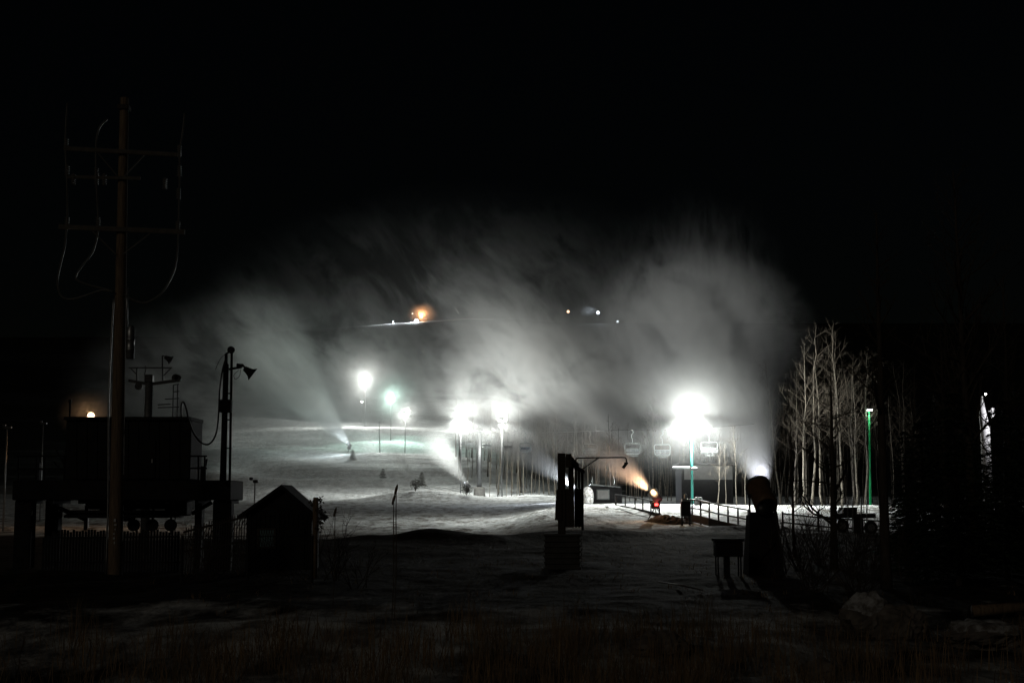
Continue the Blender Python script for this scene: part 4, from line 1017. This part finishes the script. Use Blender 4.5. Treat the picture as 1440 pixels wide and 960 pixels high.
# ------------------------------------------------------------------ rail fence along the snow bank
def fence(pts, label, hpost=1.25, step=.62, rails=(1.2, .68), board=.5):
    t = thing('rail_fence', pts[0].copy(), label, 'fence'); P = pts
    for i in range(len(P)-1):
        a, c = P[i], P[i+1]; n = max(1, round((Vector((c.x-a.x, c.y-a.y, 0))).length/step))
        for k in range(n+(i == len(P)-2)):
            q = a.lerp(c, k/n); z = q.z; b = MB(); b.bar(Vector((q.x, q.y, z-.3)), Vector((q.x, q.y, z+hpost)), .10); part('fence_post', b, M['black_metal'], t)
    b = MB()
    for r in rails:
        for i in range(len(P)-1): b.bar(P[i]+Vector((0,-.03,r)), P[i+1]+Vector((0,-.03,r)), .085, .085)
    part('rail', b, M['black_metal'], t)
    b = MB()
    for i in range(len(P)-1): b.bar(P[i]+Vector((0,-.08,.03)), P[i+1]+Vector((0,-.08,.03)), .06, board)
    part('edge_board', b, M['plank'], t)
    return t
def line(ps): return [Vector((ground(px, D).x, D, W(px, py, D).z)) for px, py, D in ps]
fence(line([(962, 727, 97), (985, 731, 93), (1010, 738, 89), (1052, 747, 84)]), 'dark two rail fence running towards the near fan snow gun', 1.3, 1.9, (1.25, .7))
fence(line([(866, 714, 112), (893, 719, 107), (927, 727, 100)]), 'far stretch of dark rail fence left of the red lit snow gun', 1.1, 2.2, (1.05,))
fence(line([(1100, 751, 83), (1150, 757, 82), (1200, 760, 82), (1240, 762, 82)]), 'dark rail fence behind the bare bushes right of the fan gun', 1.3, 1.6, (1.2, .7))
# far lodge with a pale band, hut with pale window, round tank, barrels
D = 165.0; g = ground(995, D); t = thing('lodge', g, 'dark lodge with a wide pale band under its eaves behind the big floodlight pole', 'building')
b = MB(); b.box(g.x, D+3, (W(995,655,D).z+g.z)/2-.2, (1032-960)/FPX*D, 6, W(995,655,D).z-g.z+.4, bev=.03); w_ = part('wall', b, M['siding'], t)
b = MB(); fbox(b, 962, 655, 1030, 674, D, .12, .01, -.12); part('fascia', b, M['panel'], t)
b = MB(); b.box(g.x, D+3, W(995,653,D).z+.1, (1036-956)/FPX*D, 6.8, .25, bev=.03); part('roof', b, M['dark_metal'], t)
D = 116.0; b = MB(); b.tube([W(946, 657, D), W(979, 658, D)], .09, 8); b.box(*W(976, 659, D), .5, .3, .25, bev=.04)
b.bar(W(972, 658, D), W(972, 655, D), .2); world_mesh('speaker_bar', b, M['galv'], 'short grey crossbar with a box fixed low on the green floodlight pole', 'crossbar')
D = 150.0; g = ground(852, D); t = thing('lift_hut', g, 'small dark lift hut with a pale window and a thin tilted roof', 'hut')
b = MB(); b.box(g.x, D+1.4, (W(852,684,D).z+g.z)/2-.1, 3.4, 2.8, W(852,684,D).z-g.z+.2, bev=.03); w_ = part('wall', b, M['siding'], t)
b = MB(); b.bar(W(830, 680.5, D)+Vector((0,-.4,0)), W(872, 684.5, D)+Vector((0,-.4,0)), .12, .1); a, c = W(830, 681, D), W(872, 684.5, D)
b.v += [(a.x,D-.4,a.z),(c.x,D-.4,c.z),(c.x,D+3.2,c.z),(a.x,D+3.2,a.z),(a.x,D-.4,a.z-.08),(c.x,D-.4,c.z-.08),(c.x,D+3.2,c.z-.08),(a.x,D+3.2,a.z-.08)]; n0 = len(b.v)-8; b.f += [tuple(n0+i for i in q) for q in ((0,1,2,3),(7,6,5,4),(0,4,5,1),(1,5,6,2),(2,6,7,3),(3,7,4,0))]
part('roof', b, M['chair'], t)
b = MB()
for x in (833, 864): b.bar(W(x, 681, D), W(x, 670, D), .1)
part('roof_post', b, M['chair'], t)
b = MB(); fbox(b, 839, 688, 857, 702, D, .08, .01, -.06); fr = part('window', b, M['chair'], t); b = MB(); fbox(b, 840.5, 689.5, 855.5, 700.5, D, .02, 0, -.08); part('pane', b, M['panel'], t, fr)
D = 128.0; g = ground(826, D); t = thing('snow_tank', g, 'rounded white tank half hidden by the right side of the plank rack', 'tank')
b = MB(); b.lathe([(.45,0),(.55,.2),(.56,.8),(.48,1.2),(.3,1.45),(.02,1.55)], g, 24); part('tank_body', b, M['dirty_snow'], t, smooth=True); b = MB(); b.lathe([(.57,.55),(.6,.57),(.6,.63),(.57,.65)], g, 24, close=True); part('hoop', b, M['galv'], t)
for i, px in enumerate((979.5, 985)):
    D = 112.0; g = ground(px, D); t = thing('white_barrel', g, ('left' if i == 0 else 'right')+' one of two small white barrels on the snow bank by the green floodlight pole', 'barrel', 'white barrels on the snow bank')
    b = MB(); b.lathe([(.13,-.1),(.16,.1),(.15,.3),(.16,.5),(.13,.58)], g, 14); part('barrel_body', b, M['snow'], t, smooth=True)
    b = MB(); b.lathe([(.135,.58),(.135,.61),(.01,.62)], g, 14); part('lid', b, M['galv'], t)

# snow groomer parked by the rail fence behind the bushes: wheels and blade show between twigs
D = 80.0; g = ground(1205, D); t = thing('parked_trailer', g, 'dark equipment trailer with upright stakes parked on the snow behind the bushes', 'trailer')
b = MB(); fbox(b, 1176, 722, 1232, 728, D, 1.6, .02); fbox(b, 1202, 728, 1216, 752, D, .5, .02, .2); part('frame', b, M['dark_metal'], t)
b = MB(); fbox(b, 1186, 713, 1206, 722, D, 1.2, .03); part('hopper', b, M['dark_metal'], t)
for x in (1184, 1224):
    b = MB(); c = W(x, 748, D)+Vector((0,-.1,0)); c.z = hgt(c.x, D)+.36; b.lathe([(.2,-.12),(.36,-.11),(.37,0),(.36,.11),(.2,.12)], c, 24, Matrix.Rotation(R(90),3,'X'), close=True); wh = part('wheel', b, M['cable'], t); b = MB(); b.lathe([(.02,-.1),(.2,-.1),(.2,.1),(.02,.1)], c, 16, Matrix.Rotation(R(90),3,'X')); part('rim', b, M['galv'], t, wh)
for x in (1192, 1199, 1211, 1219):
    b = MB(); b.bar(W(x, 752, D-.1), W(x, 700, D-.1), .06); part('stake', b, M['galv'], t)
D = 62.0; g = ground(1104, D); t = thing('hose_reel', g, 'small wheel shaped hose reel with bright holes right of the fan gun base', 'hose reel')
c = W(1104, 748, D); b = MB(); b.lathe([(.16,-.03),(.23,-.04),(.24,0),(.23,.04),(.16,.03)], c, 22, Matrix.Rotation(R(90),3,'X'), close=True)
for k in range(6):
    w = k*math.pi/3; b.bar(c, c+Vector((math.cos(w)*.18, 0, math.sin(w)*.18)), .03)
part('wheel', b, M['galv'], t); b = MB(); b.bar(Vector((c.x-.2, D+.08, g.z-.1)), Vector((c.x, D+.08, c.z)), .05); b.bar(Vector((c.x+.2, D+.08, g.z-.1)), Vector((c.x, D+.08, c.z)), .05); part('stand', b, M['dark_metal'], t)
# lit white sliver between the dark trees far right
D = 92.0; g = ground(1390, D); t = thing('white_tower', g, 'narrow brightly lit white tower seen between the dark trees at the right', 'tower')
b = MB(); b.v = []; zt = W(1386, 557, D).z
b.tube([g-Vector((0,0,.2)), Vector((g.x-.05, D, W(1388, 600, D).z)), Vector((g.x-.2, D, W(1386, 575, D).z)), Vector((g.x-.22, D, zt))], [.34, .3, .22, .08], 12); part('tower_body', b, M['panel'], t, smooth=True)
b = MB(); fbox(b, 1394.5, 573, 1399, 588, D, .2, .02); b.bar(W(1390, 578, D+.1), W(1396, 578, D+.1), .06); part('side_panel', b, M['panel'], t)
b = MB(); b.ball(W(1386, 554, D), .07, 8); part('lamp', b, M['lamp_glow'], t)  # added glowing ball, no lamp known here
point(Vector((1.3, -1.8, W(1386, 590, D).z-g.z)), TOWER_P, (.96, .93, 1), .2, t)  # added light that brightens the tower

# ------------------------------------------------------------------ foreground stones, logs, pipe, grass
def boulder(px, D, w, h, seed, label, snow=False):
    g = ground(px, D); rg = random.Random(seed); t = thing('boulder', g, label, 'boulder')
    b = MB(); nu, nv = 36, 20
    prof = []
    off = Vector((seed*3.1, seed*1.7, 0)); k = []
    for i in range(nv+1):
        ph = math.pi*i/nv
        for j in range(nu):
            th = 2*math.pi*j/nu; d = Vector((math.sin(ph)*math.cos(th), math.sin(ph)*math.sin(th), -math.cos(ph)))
            q = 1+.5*noise.noise(d*1.2+off)+.3*abs(noise.noise(d*2.6+off))+.1*noise.noise(d*6+off); d = Vector((d.x*w/2, d.y*w*.4, d.z*h/2))*q
            k.append(d)
    b.v = [(p.x+g.x, p.y+g.y, p.z+g.z+h*.28) for p in k]
    for i in range(nv):
        for j in range(nu): a0 = i*nu+j; a1 = i*nu+(j+1) % nu; b.f.append((a0, a1, a1+nu, a0+nu))
    part('stone', b, M['rock'], t)
    if snow:
        b = MB(); i0 = int(nv*.66)
        for i in range(i0, nv+1):
            for j in range(nu):
                p = k[i*nu+j]; e = 0 if i > i0 else -.09; b.v.append((p.x*1.02+g.x, p.y*1.02+g.y, p.z+.035+e+g.z+h*.28+.02*noise.noise(p*5)))
        for i in range(nv-i0):
            for j in range(nu): a0 = i*nu+j; a1 = i*nu+(j+1) % nu; b.f.append((a0, a1, a1+nu, a0+nu))
        part('snow_cap', b, M['dirty_snow'], t, smooth=True)
boulder(1216, 25, .85, .75, 1, 'boulder capped with snow in the right foreground', True); boulder(1262, 24.3, .75, .6, 2, 'brown boulder touching the snow capped one')
boulder(925, 22, .8, .42, 3, 'dark boulder amid the grass near the middle of the foreground'); boulder(1375, 23, 1.1, .5, 4, 'low wide stone in the far right foreground', True); boulder(1150, 19, .5, .3, 5, 'small flat stone before the snow capped boulder')
D = 27.0; b = MB(); b.tube([ground(1362, D)+Vector((0,0,.16)), ground(1400, D)+Vector((0,0,.2)), ground(1450, D)+Vector((0,0,.2))], [.11, .1, .09], 10); world_mesh('fallen_log', b, M['wood_pole'], 'fallen brown log lying on the ground at the right edge', 'log', smooth=True)
b = MB(); p0, p1 = ground(925, 37)+Vector((0,0,.16)), ground(985, 33)+Vector((0,0,.1)); b.tube([p0, p0.lerp(p1,.5)+Vector((0,0,.02)), p1], .022, 8); world_mesh('metal_pipe', b, M['galv'], 'thin shiny metal pipe lying on the ground', 'pipe', smooth=True)
# dry grass along the bottom, one mass
rg = random.Random(9); b = MB()
def blade(x, y, h, w, lean):
    z = hgt(x, y)-.03; a = rg.uniform(0, 6.28); dx, dy = math.cos(a)*lean, math.sin(a)*lean; cx, cy = math.cos(a+1.57)*w, math.sin(a+1.57)*w
    n = len(b.v); b.v += [(x-cx, y-cy, z), (x+cx, y+cy, z), (x+dx*.35+cx*.7, y+dy*.35+cy*.7, z+h*.6), (x+dx*.35-cx*.7, y+dy*.35-cy*.7, z+h*.6), (x+dx, y+dy, z+h)]
    b.f += [(n, n+1, n+2, n+3), (n+3, n+2, n+4)]
for i in range(42000):
    D = 9+rg.random()**1.3*16; px = rg.uniform(-40, 1480); u = px/1440
    d = .25+.9*math.exp(-((px-820)/330)**2)+.5*math.exp(-((px-330)/150)**2)*(D > 15)
    cl = noise.noise(Vector((px*.012, D*.6, 4)))
    if rg.random() > d*(.6+1.5*cl): continue
    p = ground(px, D); blade(p.x, p.y, rg.uniform(.15, .6)*(1+1.2*cl), rg.uniform(.004, .008), rg.uniform(.05, .3)+(rg.random() < .3)*rg.uniform(.1, .5))
for i in range(7000):
    D = rg.uniform(25, 74); px = rg.uniform(200, 1440); cl = noise.noise(Vector((px*.02, D*.35, 8)))
    if cl < .12: continue
    p = ground(px, D); blade(p.x, p.y, rg.uniform(.05, .2), rg.uniform(.006, .012), rg.uniform(.03, .25))
o = b.build('dry_grass', M['grass']); tag(o, 'dry brown grass across the dark foreground', None, None, 'stuff')
for i, (px, D, n) in enumerate(((960, 11, 150), (700, 10.5, 130), (845, 12, 140), (610, 11, 110), (1330, 12.5, 80))):
    b = MB(); g = ground(px, D)
    for k in range(n): blade(g.x+rg.gauss(0,.2), g.y+rg.gauss(0,.16), rg.uniform(.3, .85), .007, rg.uniform(.05, .6))
    world_mesh('grass_tuft', b, M['grass'], ['tallest brown grass tuft, right of the middle at the bottom edge', 'brown grass tuft at the bottom edge under the berm', 'brown grass tuft beside the tallest one', 'small brown tuft at the bottom edge left of the middle', 'brown tuft at the bottom edge below the low wide stone'][i], 'grass tuft')

# ------------------------------------------------------------------ hilltop machines and lamps
def groomer(px, D, label, s=1.0):
    g = ground(px, D); t = thing('snow_groomer', g, label, 'snow groomer')
    b = MB(); b.box(g.x, D, g.z+1.2*s, 5*s, 3*s, 1.3*s, bev=.2); part('body', b, M['dark_metal'], t)
    b = MB(); b.box(g.x-1.0*s, D, g.z+2.6*s, 2.2*s, 2.6*s, 1.6*s, bev=.25); part('cab', b, M['glass'], t)
    for sy in (-1.5, 1.5):
        b = MB(); b.box(g.x, D+sy*s, g.z+.5*s, 5.6*s, .9*s, 1.0*s, bev=.3); part('track', b, M['cable'], t)
    b = MB(); b.box(g.x-3.6*s, D, g.z+.8*s, .3*s, 4.5*s, 1.3*s, bev=.05); part('blade', b, M['galv'], t)
    return t, g
t, g = groomer(593, 1198, 'snow groomer with an orange beacon on the far lit ridge', 1.4)
b = MB(); b.ball(g+Vector((-1.2, -1, 5.2)), .8, 10); part('beacon', b, glow('orange_beacon', (1, .42, .12), 25), t); point(Vector((-1.2, -3.5, 6.0)), FAR_O, (1, .45, .18), .8, t)
def far_lamp(px, py, D, power, c, label, r=.7, e=20):
    a = W(px, py, D); g = Vector((a.x, D, hgt(a.x, D))); t = thing('hilltop_lamp', g, label, 'lamp')
    b = MB(); b.tube([g-Vector((0,0,.3)), a], .15, 6); part('post', b, M['dark_metal'], t)
    b = MB(); b.ball(a, r, 10); part('lamp_head', b, glow('distant_lamp', c, e), t)
    if power: (point(Vector((0, -r-.8, a.z-g.z)), power, c, .5, t) if power < 60000 else spot(Vector((0, -r-1.2, a.z-g.z+1)), (0, 0, -1), power, c, .5, t, 168, .3))
far_lamp(585.5, 451.5, 1185, FAR_W, (.85,.93,1), 'white lamp left of the orange beacon on the lit ridge', 1.6, 25)
far_lamp(580, 441, 1195, 0, (1,.9,.8), 'tiny dim lamp above the white ridge lamp', .5, 3)
far_lamp(553, 452, 1190, FAR_W*.3, (.85,.92,1), 'faint lamp at the left end of the lit ridge', .6, 4)
far_lamp(799, 438, 1195, 0, (1,.6,.35), 'small orange lamp alone on the dark hilltop', 1.2, 3)
far_lamp(841, 439.5, 1190, 22000, (.75,.87,1), 'blue white lamp beside a small glowing mist on the right hilltop', 1.2, 10)
far_lamp(868.5, 452, 1180, 0, (.8,.9,1), 'lowest small white lamp on the right part of the hilltop', .9, 3)
far_lamp(1350, 435, 1150, 0, (.85,.9,.9), 'faint lamp glimpsed through the top of the tallest bare tree', .6, .6)
# orange lamp behind the machine house
D = 100.0; a = W(128, 584.5, D); g = Vector((a.x, D, hgt(a.x, D))); t = thing('orange_lamp_post', g, 'orange lamp glowing just above the roof of the machine house', 'lamp post')
b = MB(); b.tube([g-Vector((0,0,.2)), a], .06, 8); part('post', b, M['galv'], t); b = MB(); b.ball(a, .24, 12); part('lamp_head', b, glow('sodium_lamp', (1, .62, .34), 9), t); point(Vector((0, -.7, a.z-g.z+.1)), SOD_P, (1, .52, .22), .25, t)

# ------------------------------------------------------------------ render settings
scene.view_settings.view_transform = 'Standard'; scene.view_settings.look = 'None'
scene.view_settings.exposure = EXPO; scene.view_settings.gamma = 1.0; scene.view_settings.use_curve_mapping = False
c = scene.cycles
c.use_denoising = True
try: c.denoiser = 'OPENIMAGEDENOISE'; c.denoising_input_passes = 'RGB_ALBEDO_NORMAL'
except Exception: pass
c.max_bounces = 4; c.diffuse_bounces = 2; c.glossy_bounces = 1; c.transmission_bounces = 2; c.volume_bounces = 1; c.transparent_max_bounces = 8
c.volume_step_rate = 1.0; c.volume_max_steps = 256
c.sample_clamp_direct = 0; c.sample_clamp_indirect = 2.0
c.caustics_reflective = False; c.caustics_refractive = False
c.use_light_tree = True
